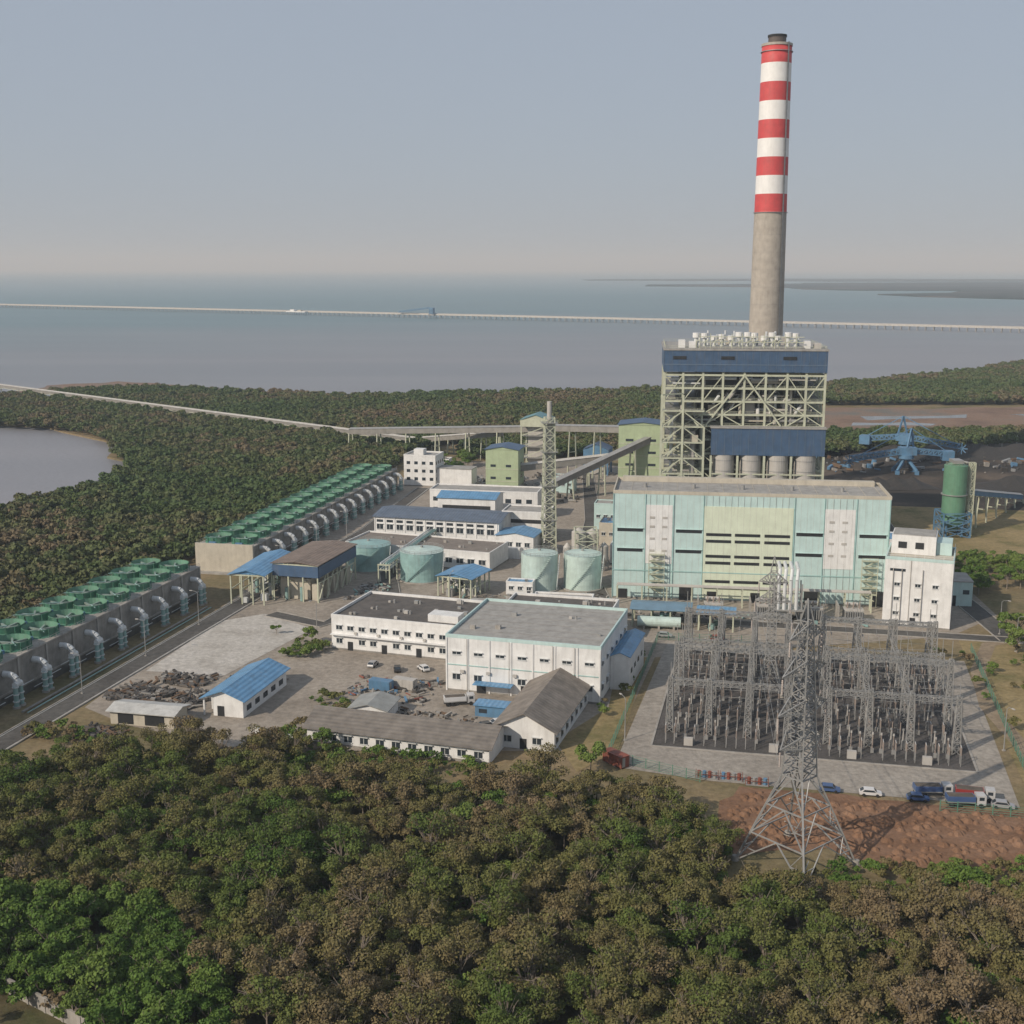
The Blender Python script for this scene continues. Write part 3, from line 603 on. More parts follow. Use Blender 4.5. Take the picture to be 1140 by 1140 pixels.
def pile(name,cx,cy,L,Wd,h,m,ang=0):
    b=MB(); nx,ny=30,10; vs=[]
    for i in range(nx+1):
        for j in range(ny+1):
            u=i/nx;v=j/ny; z=min(1,min(u,1-u)*6)*(1-abs(2*v-1)); vs.append((u*L,(v-.5)*Wd,.06+h*z*(1+.2*math.sin(i*1.3))+random.uniform(0,.25)))
    b.add(vs,[(i*(ny+1)+j,(i+1)*(ny+1)+j,(i+1)*(ny+1)+j+1,i*(ny+1)+j+1) for i in range(nx) for j in range(ny)],m); b.done(name,(cx,cy,0),ang)
pile('coal_pile',190,700,150,30,6,coal,.05); pile('coal_pile',225,600,120,26,5,coal,.1); pile('coal_pile',150,600,60,22,4,coal,.1)
b=MB()
for i in range(30): b.beam((i*9,0,0),(i*9,0,7),.5,white)
b.box(0,261,-.2,.2,0,2.4,conc); b.done('coal_yard_wind_fence',(190,740,0),.02)
b=MB(); b.cyl(0,0,5,29,4.6,4.6,gsilo,28,True); b.cyl(0,0,29,30.4,4.6,1,gsilo,28); b.cyl(0,0,2,5,1.5,4.6,gsilo,28)
for k in range(4): a=k*1.57+.7; b.beam((4.4*math.cos(a),4.4*math.sin(a),0),(4.4*math.cos(a),4.4*math.sin(a),6),.7,bluep)
b.lattice(0,0,0,10,11,11,3,.3,bluep); b.cyl(0,0,17,17.3,5.2,5.2,galv,28); b.lattice(6.6,0,0,30,2,2,10,.2,steel)
b.rail([(4*math.cos(a/3),4*math.sin(a/3),29) for a in range(20)],steel); b.box(-2,2,-3,3,30,31.3,galv)
b.done('ash_silo',(179,490,0))
b=MB(); b.box(0,10,0,12,0,8,mint); b.box(-.2,10.2,-.2,12.2,8,8.3,greyroof); b.box(2,5,-.1,.05,0,3.5,dark); b.box(7,9,-.1,.05,4,5.4,glass); b.done('mint_pump_building',(138,384,0),-.15)
# ------------------------------------------------------------------ transmission towers
def pylon(loc,rot,H0,base,waist,zw,arms,t=.28):
    b=MB()
    def sq(w,z): return [(-w/2,-w/2,z),(w/2,-w/2,z),(w/2,w/2,z),(-w/2,w/2,z)]
    A=sq(base,0)
    nseg=3
    for k in range(nseg):
        f0=k/nseg;f1=(k+1)/nseg; a=sq(base+(waist-base)*f0,zw*f0);c=sq(base+(waist-base)*f1,zw*f1)
        for i in range(4):
            j=(i+1)%4; b.beam(a[i],c[i],t*1.5,galv)
            ma=tuple((Vector(c[i])+Vector(c[j]))/2)
            b.beam(a[i],ma,t,galv); b.beam(a[j],ma,t,galv); b.beam(c[i],c[j],t,galv)
            q=tuple((Vector(a[i])+Vector(ma))/2); q2=tuple((Vector(a[i])+Vector(c[i]))/2); b.beam(q,q2,t*.7,galv); b.beam(q2,tuple((Vector(q)+Vector(c[i]))/2),t*.7,galv)
            q=tuple((Vector(a[j])+Vector(ma))/2); q2=tuple((Vector(a[j])+Vector(c[j]))/2); b.beam(q,q2,t*.7,galv); b.beam(q,c[j],t*.6,galv)
    for p in A: b.cyl(p[0],p[1],0,.9,.8,.55,conc,12)
    b.lattice(0,0,zw,H0-4,waist,1.6,15,t*.7,galv); 
    for p in sq(1.6,H0-4): b.beam(p,(0,0,H0),t,galv)
    for z,w in arms:
        ww=(waist+(1.6-waist)*(z-zw)/(H0-4-zw))/2
        for s in (-1,1):
            tip=(s*w,0,z+.3)
            n=4
            for y in (-ww,ww):
                b.beam((s*ww,y,z),tip,t,galv); b.beam((s*ww,y,z+2.4),tip,t,galv)
                for k in range(1,n):
                    f=k/n; lo=Vector((s*ww,y,z)).lerp(Vector(tip),f); hi=Vector((s*ww,y,z+2.4)).lerp(Vector(tip),f); pl=Vector((s*ww,y,z)).lerp(Vector(tip),(k-1)/n)
                    b.beam(lo,hi,t*.6,galv); b.beam(pl,hi,t*.6,galv)
            for k in range(1,n): 
                f=k/n; b.beam(Vector((s*ww,-ww,z)).lerp(Vector(tip),f),Vector((s*ww,ww,z)).lerp(Vector(tip),f),t*.6,galv)
            for k in range(9): b.cyl(tip[0],0,z-.1-k*.3-.22,z-.1-k*.3,.22,.12,insul,8)
    return b.done('transmission_tower',loc,rot)
pylon((52,209,0),math.radians(40),50,15.5,4.4,17,[(23,6),(29.5,7),(36.5,6.2),(43,4.6)],.21)
pylon((66,301,0),math.radians(-12),36,6.5,2.6,9,[(19,5),(24,4.4),(29,3.6)],.18)
# ------------------------------------------------------------------ switchyard
b=MB()
cols=[3,12,21,30,39,48,57,67]; rows=[10,26,42,58,70]
for v in rows:
    for u in cols: 
        tall=v in (26,58)
        b.lattice(u,v,0,17 if tall else 13.5,1.8,.9,9,.12,galv); b.beam((u,v,13),(u,v,21.5 if tall else 17),.14,galv)
    for u0,u1 in zip(cols,cols[1:]):
        if (u0,u1)!=(30,39): b.truss((u0,v,15.5 if v in (26,58) else 12),(u1,v,15.5 if v in (26,58) else 12),1.1,1.1,6,.11,galv)
for u in (12,21,48,57):
    for v0,v1 in zip(rows,rows[1:]): b.truss((u,v0,9.5),(u,v1,9.5),1,1,9,.1,galv)
b.done('switchyard_gantry',SO,SA)
b=MB()
def sagline(p,q,s,t=.09,n=10):
    p=Vector(p);q=Vector(q);L=None
    for k in range(n+1):
        f=k/n; c=p.lerp(q,f); c.z-=s*4*f*(1-f)
        if L is not None: b.beam(L,c,t,galv)
        L=c
for v0,v1 in zip(rows,rows[1:]):
    for u in np.linspace(5,65,16): 
        sagline((u,v0,12),(u,v1,12),1.2,.07); 
        for k in range(5): b.cyl(u,v0+.4+k*.35,11.8,12,.16,.16,insul,6)
for u0 in (3,39): 
    for v in np.linspace(14,66,11): sagline((u0,v,8.5),(u0+27,v,8.5),.5,.08)
b.done('busbar_conductors',SO,SA)
b=MB()
for v in list(np.arange(3,72,3.4)):
    for u in np.arange(2.5,68.5,2.3):
        if 31<u<37.5 or random.random()<.25: continue
        k=int(v/3.4)%4; uu=u+random.uniform(-.3,.3)
        if k==0:
            for o in (-.8,.8): b.beam((uu,v+o,0),(uu,v+o,2.6),.15,galv); b.cyl(uu,v+o,2.6,4.4,.14,.11,insul,6)
            b.beam((uu,v-.8,4.45),(uu,v+.8,4.45),.1,pipew)
        elif k==1:
            b.box(uu-.35,uu+.35,v-.3,v+.3,.13,1.1,galv); b.cyl(uu,v,1.1,4.4,.16,.13,insul,6); b.cyl(uu,v,4.4,4.9,.22,.2,siloc,6)
        elif k==2:
            b.lattice(uu,v,0,2.2,.6,.6,2,.07,galv); b.cyl(uu,v,2.2,4.6,.17,.12,siloc,6); b.cyl(uu,v,4.6,5.0,.28,.24,galv,6)
        else:
            b.beam((uu,v,0),(uu,v,3),.2,galv); b.cyl(uu,v,3,5.2,.13,.13,insul,6)
for u,v in ((8,2),(27,2),(44,2),(60,2),(34,35),(34,60)): b.box(u-1.0,u+1.0,v-.5,v+.5,.13,1.9,siloc)
b.done('switchgear_equipment',SO,SA)
b=MB(); c40,s40=math.cos(math.radians(40)),math.sin(math.radians(40))
for z,w in [(23,6),(29.5,7),(36.5,6.2)]:
    for s in (-1,1):
        p=(52+s*w*c40,209+s*w*s40,z-2.9); q=(66+s*4*ca,301+s*4*sa,{23:17,29.5:22.5,36.5:27}[z])
        sagline(p,q,2,.06,14)
b.done('overhead_power_lines')
def transformer(x,y,r,s=1):
    b=MB(); b.box(0,6,0,3.5,.4,4,siloc); b.box(-.4,6.4,-.4,3.9,0,.4,conc)
    for k in range(8): b.box(.3+k*.7,.6+k*.7,-1.2,-.05,.7,3.6,galv)
    for k in range(3): b.cyl(1.2+k*1.8,1.7,4,6,.28,.18,insul,8)
    b.beam((.5,3,5),(4.5,3,5),1.1,siloc,12); b.box(-2,-1.6,-2,5,0,5.5,conc); b.done('power_transformer',(x,y,0),r)
for x,y in ((60,372),(76,370),(90,367),(102,365)): transformer(x,y,-.14)
b=MB()
for i in range(4): b.path([(i*1.8,0,5),(i*1.8,0,14),(i*1.8+.4,2,17),(i*1.8+.4,9,17.5)],1.1,pipew,10)
for x in (-1,7): b.beam((x,0,0),(x,0,13),.4,galv); b.beam((x,5,0),(x,5,13),.4,galv); b.beam((x,0,0),(x,5,13),.25,galv)
b.box(-1.5,7.5,-1,6,4.6,5,galv); b.beam((-1,0,10),(7,0,10),.4,galv); b.beam((-1,0,0),(7,0,10),.25,galv)
b.done('bus_duct_riser',(81,362,0),-.14)
def fence(name,pts,m,h=2.4,sp=3):
    b=MB()
    for p,q in zip(pts,pts[1:]):
        p=Vector((*p,0));q=Vector((*q,0));L=(q-p).length;n=max(1,int(L/sp))
        for k in range(n+1): c=p.lerp(q,k/n); b.beam(c,c+Vector((0,0,h)),.16,m)
        for z in (.2,.7,1.2,1.7,2.2): b.beam(p+Vector((0,0,z)),q+Vector((0,0,z)),.06,m)
    b.done(name)
gf=M('green_fence',(.10,.24,.17),.6,.2)
fence('green_fence',[SW(-9,-10)[:2],SW(-7,82)[:2],SW(20,84)[:2]],gf); fence('green_fence',[SW(81,90)[:2],SW(80,-22)[:2],SW(60,-22)[:2]],gf); fence('green_fence',[SW(-9,-10)[:2],SW(12,-18)[:2]],gf)
def wall(name,P,Q,h=2.2,m=conc):
    loc,r,W=frame(P,Q); b=MB(); b.box(0,W,-.12,.12,0,h,m); b.box(0,W,-.2,.2,h+.001,h+.15,m)
    for k in range(int(W/4)+1): b.box(k*4-.2,k*4+.2,-.22,.22,0,h-.002,m)
    b.done(name,loc,r)
wall('boundary_wall',(-95,180),(-50,150.5),2.4); wall('low_wall',(-60,272),(-48,266),1.6,white)
# ------------------------------------------------------------------ vehicles
def car(x,y,r,col,kind='car'):
    b=MB(); m=M('car_paint_'+col,{'white':(.62,.62,.62),'red':(.28,.04,.035),'blue':(.06,.11,.24),'black':(.03,.03,.03),'silver':(.33,.33,.34)}[col],.3,.1,streak=False)
    if kind=='car':
        prof=[(-2.2,.35),(2.2,.35),(2.25,.75),(1.3,.95),(.7,1.5),(-1.3,1.52),(-2.1,1.0),(-2.25,.7)]; n=len(prof)
        vs=[(a,-.85,z) for a,z in prof]+[(a,.85,z) for a,z in prof]; b.add(vs,[tuple(range(n)),tuple(range(2*n-1,n-1,-1))]+[(i,n+i,n+(i+1)%n,(i+1)%n) for i in range(n)],m)
        for yy in (-.87,.855): b.add([(-1.6,yy,.98),(1.1,yy,.98),(.62,yy,1.4),(-1.25,yy,1.42)],[(0,1,2,3)],glass)
        b.add([(1.26,-.75,1.0),(1.26,.75,1.0),(.75,.7,1.47),(.75,-.7,1.47)],[(0,1,2,3)],glass); b.add([(-2.07,-.75,1.06),(-2.07,.75,1.06),(-1.38,.7,1.5),(-1.38,-.7,1.5)],[(0,1,2,3)],glass)
        wx=(-1.35,1.35);wy=.8;R=.33
    else:
        b.box(-4,1.6,-1.2,1.2,1.0,1.25,galv); b.box(-4,1.5,-1.2,1.2,1.26,2.3,m); b.box(-3.8,1.3,-1.0,1.0,2.301,2.35,M('truck_load',(.12,.10,.08),.9,.5)); b.box(1.8,3.6,-1.15,1.15,.6,2.6,M('cab_white',(.5,.5,.5))); b.box(3.5,3.65,-1,1,1.6,2.4,glass); b.box(2.2,3.2,-1.17,1.17,1.6,2.3,glass); b.box(-4,3.4,-.5,.5,.5,1,tyre)
        wx=(-3.2,-2,2.6);wy=1.05;R=.5
    for a in wx:
        for s in (-1,1): b.beam((a,s*wy-.15,R),(a,s*wy+.15,R),2*R,tyre,12)
    b.done('parked_car' if kind=='car' else 'parked_truck',(x,y,.1),r)
for px,py,c in ((74,238,'white'),(66,240,'blue'),(83,235.5,'blue'),(99,232,'silver')): car(px,py,-.2+random.uniform(-.1,.1),c)
for px,py,c,k in ((87,238,'blue','truck'),(95,236,'red','truck'),(92,233,'blue','truck')): car(px,py,-.2+random.uniform(-.2,.2),c,k)
for i,(px,py) in enumerate(((-38,322),(-31,318),(-24,318.5))): car(px,py,1.3+i*.4,['silver','black','white'][i])
car(-13,292,.2,'white','truck'); car(-5,286,2,'white'); car(-3,278,.4,'white'); car(-6,276,.4,'black'); car(60,346,0,'red'); car(45,349,-.2,'silver')
def container(x,y,r,m):
    b=MB(); b.box(0,6,0,2.4,.1,2.6,m)
    for k in range(15): b.box(k*.4+.05,k*.4+.2,-.06,-.002,.25,2.45,m)
    b.box(-.05,6.05,-.05,2.45,2.601,2.68,m); b.box(6.001,6.06,.3,1.1,.3,2.4,galv); b.done('shipping_container',(x,y,.1),r)
for i,(x,y) in enumerate(((40,247),(45,246),(50,243.5))): 
    b=MB(); 
    for k in range(4): b.cyl(k*1.1,0,.2,1.6,.4,.4,[rust,bluep,rust,galv][(i+k)%4],12)
    b.box(-.7,4.0,-.7,-.6,1.0,1.1,rust); b.box(-.7,4.0,.6,.7,1,1.1,rust); b.box(-.7,4.0,-.7,.7,0,.18,galv)
    for xx in (-.7,4.0): b.beam((xx,-.65,0),(xx,-.65,1.7),.1,rust); b.beam((xx,.65,0),(xx,.65,1.7),.1,rust)
    b.done('drum_rack',(x,y,.1),-.2)
container(20,256,-.9,rust)
for x,y,m in ((-37,303,bluep),(-31,304,siloc)): container(x,y,-.4,m)
def inpoly(x,y,poly):
    c=False;n=len(poly)
    for i in range(n):
        x1,y1=poly[i];x2,y2=poly[i-1]
        if (y1>y)!=(y2>y) and x<(x2-x1)*(y-y1)/(y2-y1)+x1: c=not c
    return c
def scrap(name,poly,n,smax,ms):
    b=MB(); P=np.array(poly); x0,y0=P.min(0);x1,y1=P.max(0)
    for _ in range(n):
        x=random.uniform(x0,x1);y=random.uniform(y0,y1)
        if not inpoly(x,y,poly): continue
        s=random.uniform(.2,smax)**1.0;a=random.uniform(0,3.14);m=random.choice(ms);z=.05
        if random.random()<.6: b.beam((x,y,z+s*.4),(x+math.cos(a)*s*2.2,y+math.sin(a)*s*2.2,z+s*random.uniform(.3,.9)),s*.5,m,random.choice([4,8]))
        else: b.beam((x,y,z),(x+.1*s,y,z+s*random.uniform(.4,1)),s,m,random.choice([4,4,7]))
    b.done(name)
dk=M('scrap_dark',(.05,.045,.04),.8,.4); lt=M('scrap_light',(.32,.30,.27),.8,.4); br=M('scrap_wood',(.16,.10,.06),.9,.4); md=M('scrap_mid',(.13,.12,.11),.8,.4)
for poly,n in (([(-104,296),(-90,290),(-86,300),(-98,308)],900),([(-88,288),(-80,286),(-76,300),(-84,302)],480),([(-94,309),(-82,303),(-78,312),(-92,315)],480),([(-76,310),(-60,306),(-58,312),(-74,314)],90)): scrap('scrap_heap',poly,n,1.2,[dk,dk,dk,md,md,lt,br])
scrap('scrap_heap',[(-103,268),(-92,266),(-90,274),(-100,277)],400,1.0,[dk,dk,br,md])
scrap('laydown_materials',[(-44,300),(-22,290),(-18,308),(-40,314)],300,1.1,[bluep,rust,lt,md,dk,lt]); scrap('laydown_materials',[(-36,275),(-12,270),(-8,282),(-30,290)],300,1.0,[lt,md,br,dk,lt])
scrap('laydown_materials',[(20,374),(60,368),(112,356),(112,362),(60,378)],420,1.2,[lt,galv,siloc,pipet,dk]); scrap('laydown_materials',[(-20,560),(30,560),(40,640),(-20,640)],300,2.0,[lt,dk,galv,md])
scrap('laydown_materials',[(-56,390),(-44,386),(-40,412),(-50,414)],160,1.3,[lt,dk,galv,md,pipet]); scrap('laydown_materials',[(-18,392),(4,388),(30,386),(32,396),(0,398)],220,1.2,[lt,dk,galv,md,pipet,siloc])
scrap('laydown_materials',[(150,640),(300,640),(330,740),(170,730)],260,3,[lt,dk,br,md,bluep,galv])
b=MB(); rp=[(42,215),(44,233),(50,240),(108,226),(110,210),(72,207),(60,216)]
for _ in range(700):
    x=random.uniform(40,112);y=random.uniform(205,242)
    if not inpoly(x,y,rp): continue
    s=random.uniform(.4,1.5); b.cyl(x,y,.02,.1+s*.5,s,s*.35,soil,7)
b.done('soil_mounds')
b=MB()
for k in range(13):
    x=k*8; b.beam((x,0,0),(x,0,7),.4,steel); b.beam((x,4,0),(x,4,7),.4,steel); b.beam((x,-.3,7),(x,4.3,7),.4,steel); b.beam((x,-.3,5.2),(x,4.3,5.2),.3,steel)
for y,w in ((.3,.5),(1.2,.7),(2.2,.4),(3.2,.6)): b.beam((0,y,7.5),(96,y,7.5),w,random.choice([pipew,pipet,siloc]),8); b.beam((0,y,5.6),(96,y,5.6),w*.7,pipew,8)
b.done('pipe_rack',(-42,410,0),math.radians(77)); 
b=MB()
for k in range(11):
    x=k*8; b.beam((x,0,0),(x,0,6),.4,steel); b.beam((x,3,0),(x,3,6),.4,steel); b.beam((x,-.3,6),(x,3.3,6),.4,steel)
for y,w in ((.3,.4),(1.4,.6),(2.6,.4)): b.beam((0,y,6.4),(80,y,6.4),w,siloc,8)
b.done('pipe_rack',(34,386,0),math.radians(-8))
def lamp(x,y,r=0,h=10):
    b=MB(); b.beam((0,0,0),(0,0,h),.28,galv,8,.16); b.path([(0,0,h),(.6,0,h+.5),(1.9,0,h+.7)],.12,galv,6); b.box(1.7,2.6,-.18,.18,h+.6,h+.78,siloc); b.box(-.3,.3,-.3,.3,0,.3,conc); b.done('street_lamp',(x,y,0),r)
for i in range(7): lamp(-110+i*7.2,300+i*31,2.9)
for x,y in ((145,352),(143,335),(-58,352),(30,352),(-20,385),(26,268),(111,262),(24,300)): lamp(x,y,random.uniform(0,6))
# ------------------------------------------------------------------ vegetation
LF=leafmat('dry_forest_foliage',[(.07,.12,.024),(.11,.14,.035),(.15,.145,.05),(.175,.145,.065),(.20,.15,.085)],.022)
LG=leafmat('green_foliage',[(.07,.13,.024),(.11,.175,.035),(.155,.21,.05)],.03)
LMg=leafmat('mangrove_foliage',[(.07,.11,.04),(.09,.125,.045),(.12,.135,.058),(.18,.14,.085)],.008)
bark=M('bark',(.24,.20,.16),.9,.3)
def treemesh(name,seed,R,Hh,nl,ls,leaf,trunk=True,flat=.7,shell=.62):
    r=np.random.default_rng(seed); b=MB()
    nb=int(r.integers(7,13)); lobes=[]
    for i in range(nb):
        a=r.uniform(0,6.28);d=R*math.sqrt(r.uniform(0,1))*.78; lobes.append((d*math.cos(a),d*math.sin(a),Hh*r.uniform(.5,.9)-d*.18*Hh/R*.5,R*r.uniform(.24,.46)))
    if trunk:
        b.beam((0,0,0),(0,0,Hh*.45),.34,bark,6,.2)
        for L in lobes:
            m1=(L[0]*.5,L[1]*.5,Hh*.55); b.beam((0,0,Hh*r.uniform(.25,.45)),m1,.17,bark,5,.11); b.beam(m1,(L[0],L[1],L[2]+L[3]*.4),.11,bark,5,.04)
            for _ in range(3): b.beam(m1,(L[0]+r.normal()*L[3]*.7,L[1]+r.normal()*L[3]*.7,L[2]+L[3]*r.uniform(.2,1.0)),.08,bark,4,.04)
    cnt=[l[3]**2 for l in lobes]; cs=sum(cnt)
    V=[];F=[]
    for (x,y,z,rr),c in zip(lobes,cnt):
        n=int(nl*c/cs); d=r.normal(size=(n,3)); d/=np.linalg.norm(d,axis=1)[:,None]; d[:,2]=np.where(d[:,2]<-.3,-d[:,2],d[:,2])
        rad=rr*(shell+(1.15-shell)*r.random((n,1))); P=np.array([x,y,z])+d*rad*np.array([1,1,flat])
        t=r.normal(size=(n,3)); nn=d+t*.5; nn/=np.linalg.norm(nn,axis=1)[:,None]
        u=np.cross(nn,r.normal(size=(n,3))); u/=np.linalg.norm(u,axis=1)[:,None]; w=np.cross(nn,u)
        s=ls*(.6+.8*r.random((n,1)))
        q=np.stack([P-u*s*.5-w*s*.25,P+u*s*.5-w*s*.3,P+u*s*.25+w*s*.5,P-u*s*.35+w*s*.4],1)
        o=len(b.v)+len(V); 
        V+= [tuple(v) for v in q.reshape(-1,3)]; F+=[(4*k+o,4*k+1+o,4*k+2+o,4*k+3+o) for k in range(n)]
    b.v+=V; k=b.mi(leaf); b.f+=F; b.m+=[k]*len(F)
    me=bpy.data.meshes.new(name); me.from_pydata(b.v,[],b.f)
    for mm in b.ms: me.materials.append(mm)
    me.polygons.foreach_set('material_index',b.m); return bpy.data.objects.new(name,me)
def coll(name,objs):
    c=bpy.data.collections.new(name)
    for o in objs: c.objects.link(o)
    return c
cD=coll('dry_tree_kinds',[treemesh('dry_tree_kind',i,2.9+.4*(i%4),7.2+.8*(i%4),[2300,2300,1300,2600,500,2300,1900,1500,2300][i],.28,LF) for i in range(9)])
cG=coll('green_tree_kinds',[treemesh('green_tree_kind',50+i,3.2,6.5,2600,.33,LG) for i in range(4)])
cM=coll('mangrove_kinds',[treemesh('mangrove_kind',90+i,3.6,6.5,440,.8,LMg,False) for i in range(5)])
cB=coll('bush_kinds',[treemesh('bush_kind',130+i,1.3,2.2,400,.26,LF if i%2 else LG,False) for i in range(4)])
def scatter(name,pts,c,smin,smax,k):
    me=bpy.data.meshes.new(name); n=len(pts); me.from_pydata([(x,y,0) for x,y in pts],[],[]) 
    r=np.random.default_rng(n)
    a=me.attributes.new('scl','FLOAT','POINT'); a.data.foreach_set('value',r.uniform(smin,smax,n))
    a=me.attributes.new('rotz','FLOAT','POINT'); a.data.foreach_set('value',r.uniform(0,6.28,n))
    a=me.attributes.new('idx','INT','POINT'); a.data.foreach_set('value',r.integers(0,k,n).astype(np.int32))
    o=bpy.data.objects.new(name,me); S.collection.objects.link(o)
    ng=bpy.data.node_groups.new(name+'_nodes','GeometryNodeTree'); ng.interface.new_socket('Geometry',in_out='INPUT',socket_type='NodeSocketGeometry'); ng.interface.new_socket('Geometry',in_out='OUTPUT',socket_type='NodeSocketGeometry')
    gi=ng.nodes.new('NodeGroupInput');go=ng.nodes.new('NodeGroupOutput'); ci=ng.nodes.new('GeometryNodeCollectionInfo'); ci.inputs[0].default_value=c; ci.inputs[1].default_value=True; ci.inputs[2].default_value=True
    ip=ng.nodes.new('GeometryNodeInstanceOnPoints'); ip.inputs['Pick Instance'].default_value=True
    def na(nm,t): x=ng.nodes.new('GeometryNodeInputNamedAttribute'); x.data_type=t; x.inputs[0].default_value=nm; return x.outputs['Attribute']
    cx=ng.nodes.new('ShaderNodeCombineXYZ'); ng.links.new(na('rotz','FLOAT'),cx.inputs[2])
    ng.links.new(gi.outputs[0],ip.inputs['Points']); ng.links.new(ci.outputs[0],ip.inputs['Instance']); ng.links.new(na('idx','INT'),ip.inputs['Instance Index']); ng.links.new(cx.outputs[0],ip.inputs['Rotation']); ng.links.new(na('scl','FLOAT'),ip.inputs['Scale']); ng.links.new(ip.outputs[0],go.inputs[0])
    md=o.modifiers.new('scatter','NODES'); md.node_group=ng; return o
def fill(poly,sp,excl=(),seed=1,keep=1.0):
    r=np.random.default_rng(seed); P=np.array(poly,float); x0,y0=P.min(0);x1,y1=P.max(0)
    X,Y=np.meshgrid(np.arange(x0,x1,sp),np.arange(y0,y1,sp)); X=(X+r.uniform(-.5,.5,X.shape)*sp).ravel();Y=(Y+r.uniform(-.5,.5,Y.shape)*sp).ravel()
    def ins(px):
        c=np.zeros(len(X),bool);n=len(px)
        for i in range(n):
            x1_,y1_=px[i];x2_,y2_=px[i-1]
            with np.errstate(divide='ignore',invalid='ignore'):
                c^=((y1_>Y)!=(y2_>Y))&(X<(x2_-x1_)*(Y-y1_)/(y2_-y1_+1e-12)+x1_)
        return c
    k=ins(poly)&(r.random(len(X))<keep)
    for e in excl: k&=~ins(e)
    return list(zip(X[k],Y[k]))
front=[(-105,135),(105,135),(125,200),(100,199),(66,199),(60,192),(44,192),(39,203),(41,216),(24,236),(8,240),(-5,236),(-42,242),(-50,258),(-62,255),(-75,262),(-92,252),(-112,243),(-130,247)]
greenp=[(-130,130),(-22,130),(-36,145),(-48,175),(-62,190),(-80,192),(-130,205)]
wallgap=[(-100,181),(-50,148),(-60,140),(-108,172)]
scatter('dry_forest',fill(front,4.1,[greenp,wallgap,[(36,190),(125,190),(125,202),(36,202)]],1,.9),cD,.6,1.25,9)
scatter('green_forest',fill(greenp,3.8,[wallgap],2)+fill([(60,135),(105,135),(120,180),(95,190),(70,170)],7,[],31,.35)+fill([(-60,225),(0,215),(20,225),(-10,236),(-60,245)],7,[],32,.35),cG,.7,1.25,4)
scatter('forest_undergrowth',fill(front,3.4,[wallgap],21,.8),cB,.8,2.0,4)
bz=fill([(36,186),(122,186),(120,212),(70,206),(58,206),(40,200)],2.0,[],3,.75)+fill([(-48,278),(-60,262),(-48,250),(-5,246),(-8,252),(-47,266)],1.8,[],4,.7)+fill([(22,268),(36,325),(34,345),(28,332),(20,290)],2.5,[],5,.25)+fill([(105,210),(130,205),(170,330),(120,340)],4,[],6,.15)+fill([(-66,330),(-58,328),(-52,337),(-60,345)],1.8,[],8,.8)+fill([(-118,272),(-98,262),(-88,262),(-100,275)],2.0,[],9,.5)+fill([(-52,295),(-46,280),(-38,284),(-44,300)],2,[],10,.6)
scatter('dry_shrubs',bz,cB,.6,1.5,4)
inl=[(-900,836),(-351,836),(-300,815),(-274,790),(-240,740),(-230,700),(-205,655),(-198,620),(-203,585),(-215,545),(-240,505),(-330,470),(-900,430)]
roadex=[(-52,738),(-440,1078),(-450,1060),(-64,725)]
mg_pts=fill([(-420,1010),(-380,1045),(-310,1078),(-230,1043),(-150,1008),(-80,1013),(0,1043),(60,1033),(135,1068),(215,1078),(287,1112),(400,1195),(470,1260),(581,1385),(720,1500),(720,980),(215,970),(190,840),(190,770),(150,745),(110,770),(20,770),(-40,752),(-60,690),(-66,640),(-84,605),(-122,425),(-127,380),(-165,240),(-230,290),(-360,430),(-420,600)],4.5,[inl,roadex],11)
scatter('mangrove_forest',mg_pts,cM,.65,1.4,5)
scatter('tree_belt',fill([(150,690),(330,745),(420,740),(420,790),(195,775),(140,720)],4,[[(180,685),(330,735),(330,700)]],12,.9),cM,.9,1.4,5)
scatter('distant_mangrove_trees',fill([(-30,690),(30,690),(120,700),(140,760),(-30,760)],4.5,[],13,.85),cM,.8,1.2,5)
scatter('tree_grove',fill([(150,395),(175,400),(185,440),(160,445)],6,[],14,.8)+fill([(133,300),(150,300),(156,352),(146,352)],7,[],15,.5)+fill([(-50,640),(-20,640),(-20,690),(-50,700)],7,[],16,.6),cG,.8,1.3,4)
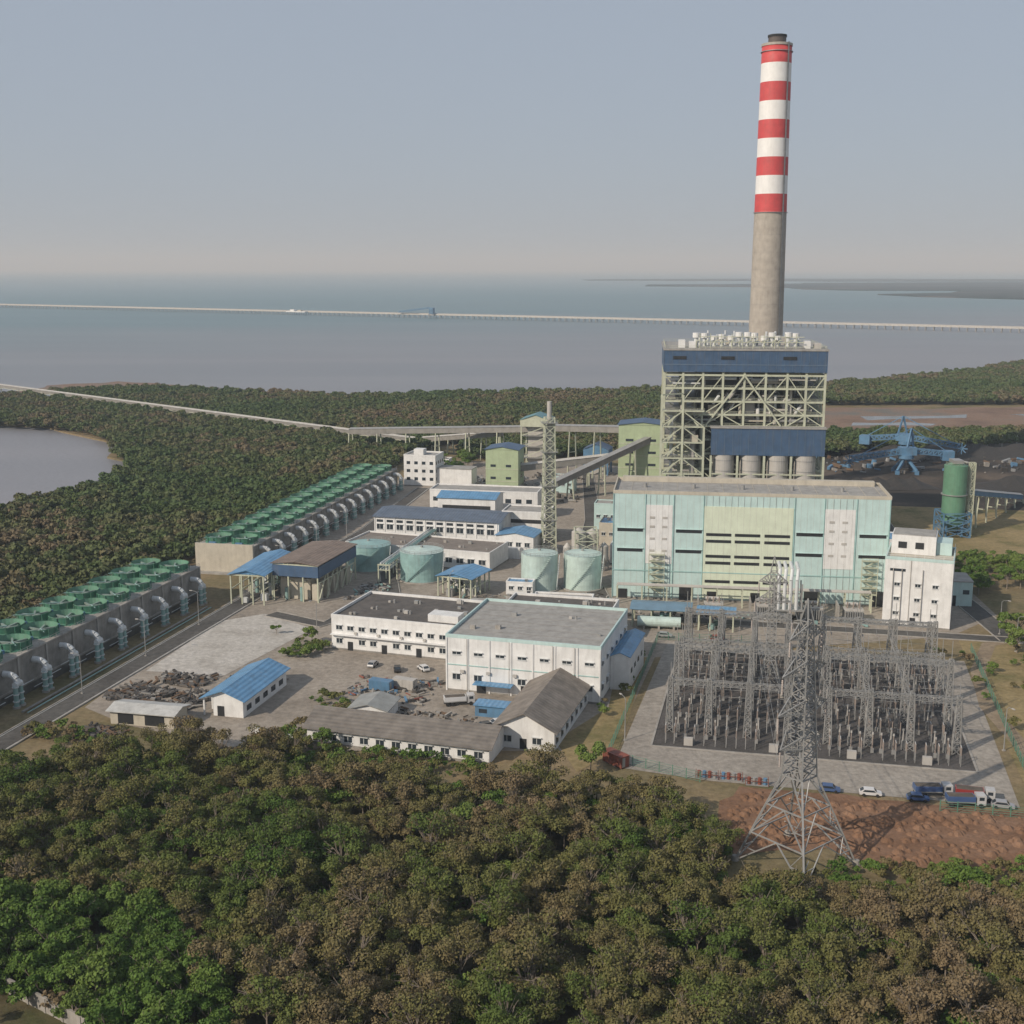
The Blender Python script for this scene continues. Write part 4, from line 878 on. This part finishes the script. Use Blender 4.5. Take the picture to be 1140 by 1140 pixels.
for i,(x,y,s) in enumerate(((144,343,1.3),(150,350,1.2),(176,380,1.1),(170,372,1.2),(-58,343,.8),(-43,262,.8),(17,250,1.0),(-70,352,.5))):
    o=treemesh('leafy_tree',200+i,3.3,7,1700,.40,LG); S.collection.objects.link(o); o.location=(x,y,0); o.scale=(s,s,s)
# ------------------------------------------------------------------ light, world, camera
el=math.radians(33); az=(-.78,-.63); l=math.hypot(*az); to=Vector((az[0]/l*math.cos(el),az[1]/l*math.cos(el),math.sin(el)))
sd=bpy.data.lights.new('sun','SUN'); sd.energy=3.9; sd.angle=math.radians(.6); sd.color=(1,.89,.75); so=bpy.data.objects.new('sun',sd); S.collection.objects.link(so); so.rotation_euler=to.to_track_quat('Z','Y').to_euler()
w=bpy.data.worlds.new('World'); S.world=w; w.use_nodes=True; nt=w.node_tree; bg=nt.nodes['Background']; sk=nt.nodes.new('ShaderNodeTexSky'); sk.sky_type='NISHITA'; sk.sun_disc=False; sk.sun_elevation=el; sk.sun_rotation=math.atan2(to.x,to.y); sk.air_density=1.0; sk.dust_density=1.5; sk.ozone_density=2.0
mx=nt.nodes.new('ShaderNodeMix'); mx.data_type='RGBA'; mx.inputs[0].default_value=.84; mx.inputs[7].default_value=(4.15,4.75,5.7,1)
nt.links.new(sk.outputs[0],mx.inputs[6]); nt.links.new(mx.outputs[2],bg.inputs[0]); bg.inputs[1].default_value=.09
vm=bpy.data.materials.new('haze_air'); vm.use_nodes=True; nt=vm.node_tree; nt.nodes.clear(); ov=nt.nodes.new('ShaderNodeOutputMaterial'); vs=nt.nodes.new('ShaderNodeVolumeScatter'); vs.inputs['Density'].default_value=.00011; vs.inputs['Color'].default_value=(.74,.87,1,1); vs.inputs['Anisotropy'].default_value=0.0; nt.links.new(vs.outputs[0],ov.inputs['Volume'])
b=MB(); b.box(-30000,30000,-1500,50000,-3,420,vm); hz=b.done('atmosphere_haze')
cd=bpy.data.cameras.new('camera'); co=bpy.data.objects.new('camera',cd); S.collection.objects.link(co); co.location=(0,0,107); co.rotation_euler=(math.radians(90)-math.atan(272/1370),0,0); cd.sensor_width=36; cd.lens=36*1370/1140; cd.clip_start=1; cd.clip_end=200000; S.camera=co
S.view_settings.view_transform='Standard'; S.view_settings.look='None'; S.view_settings.exposure=0
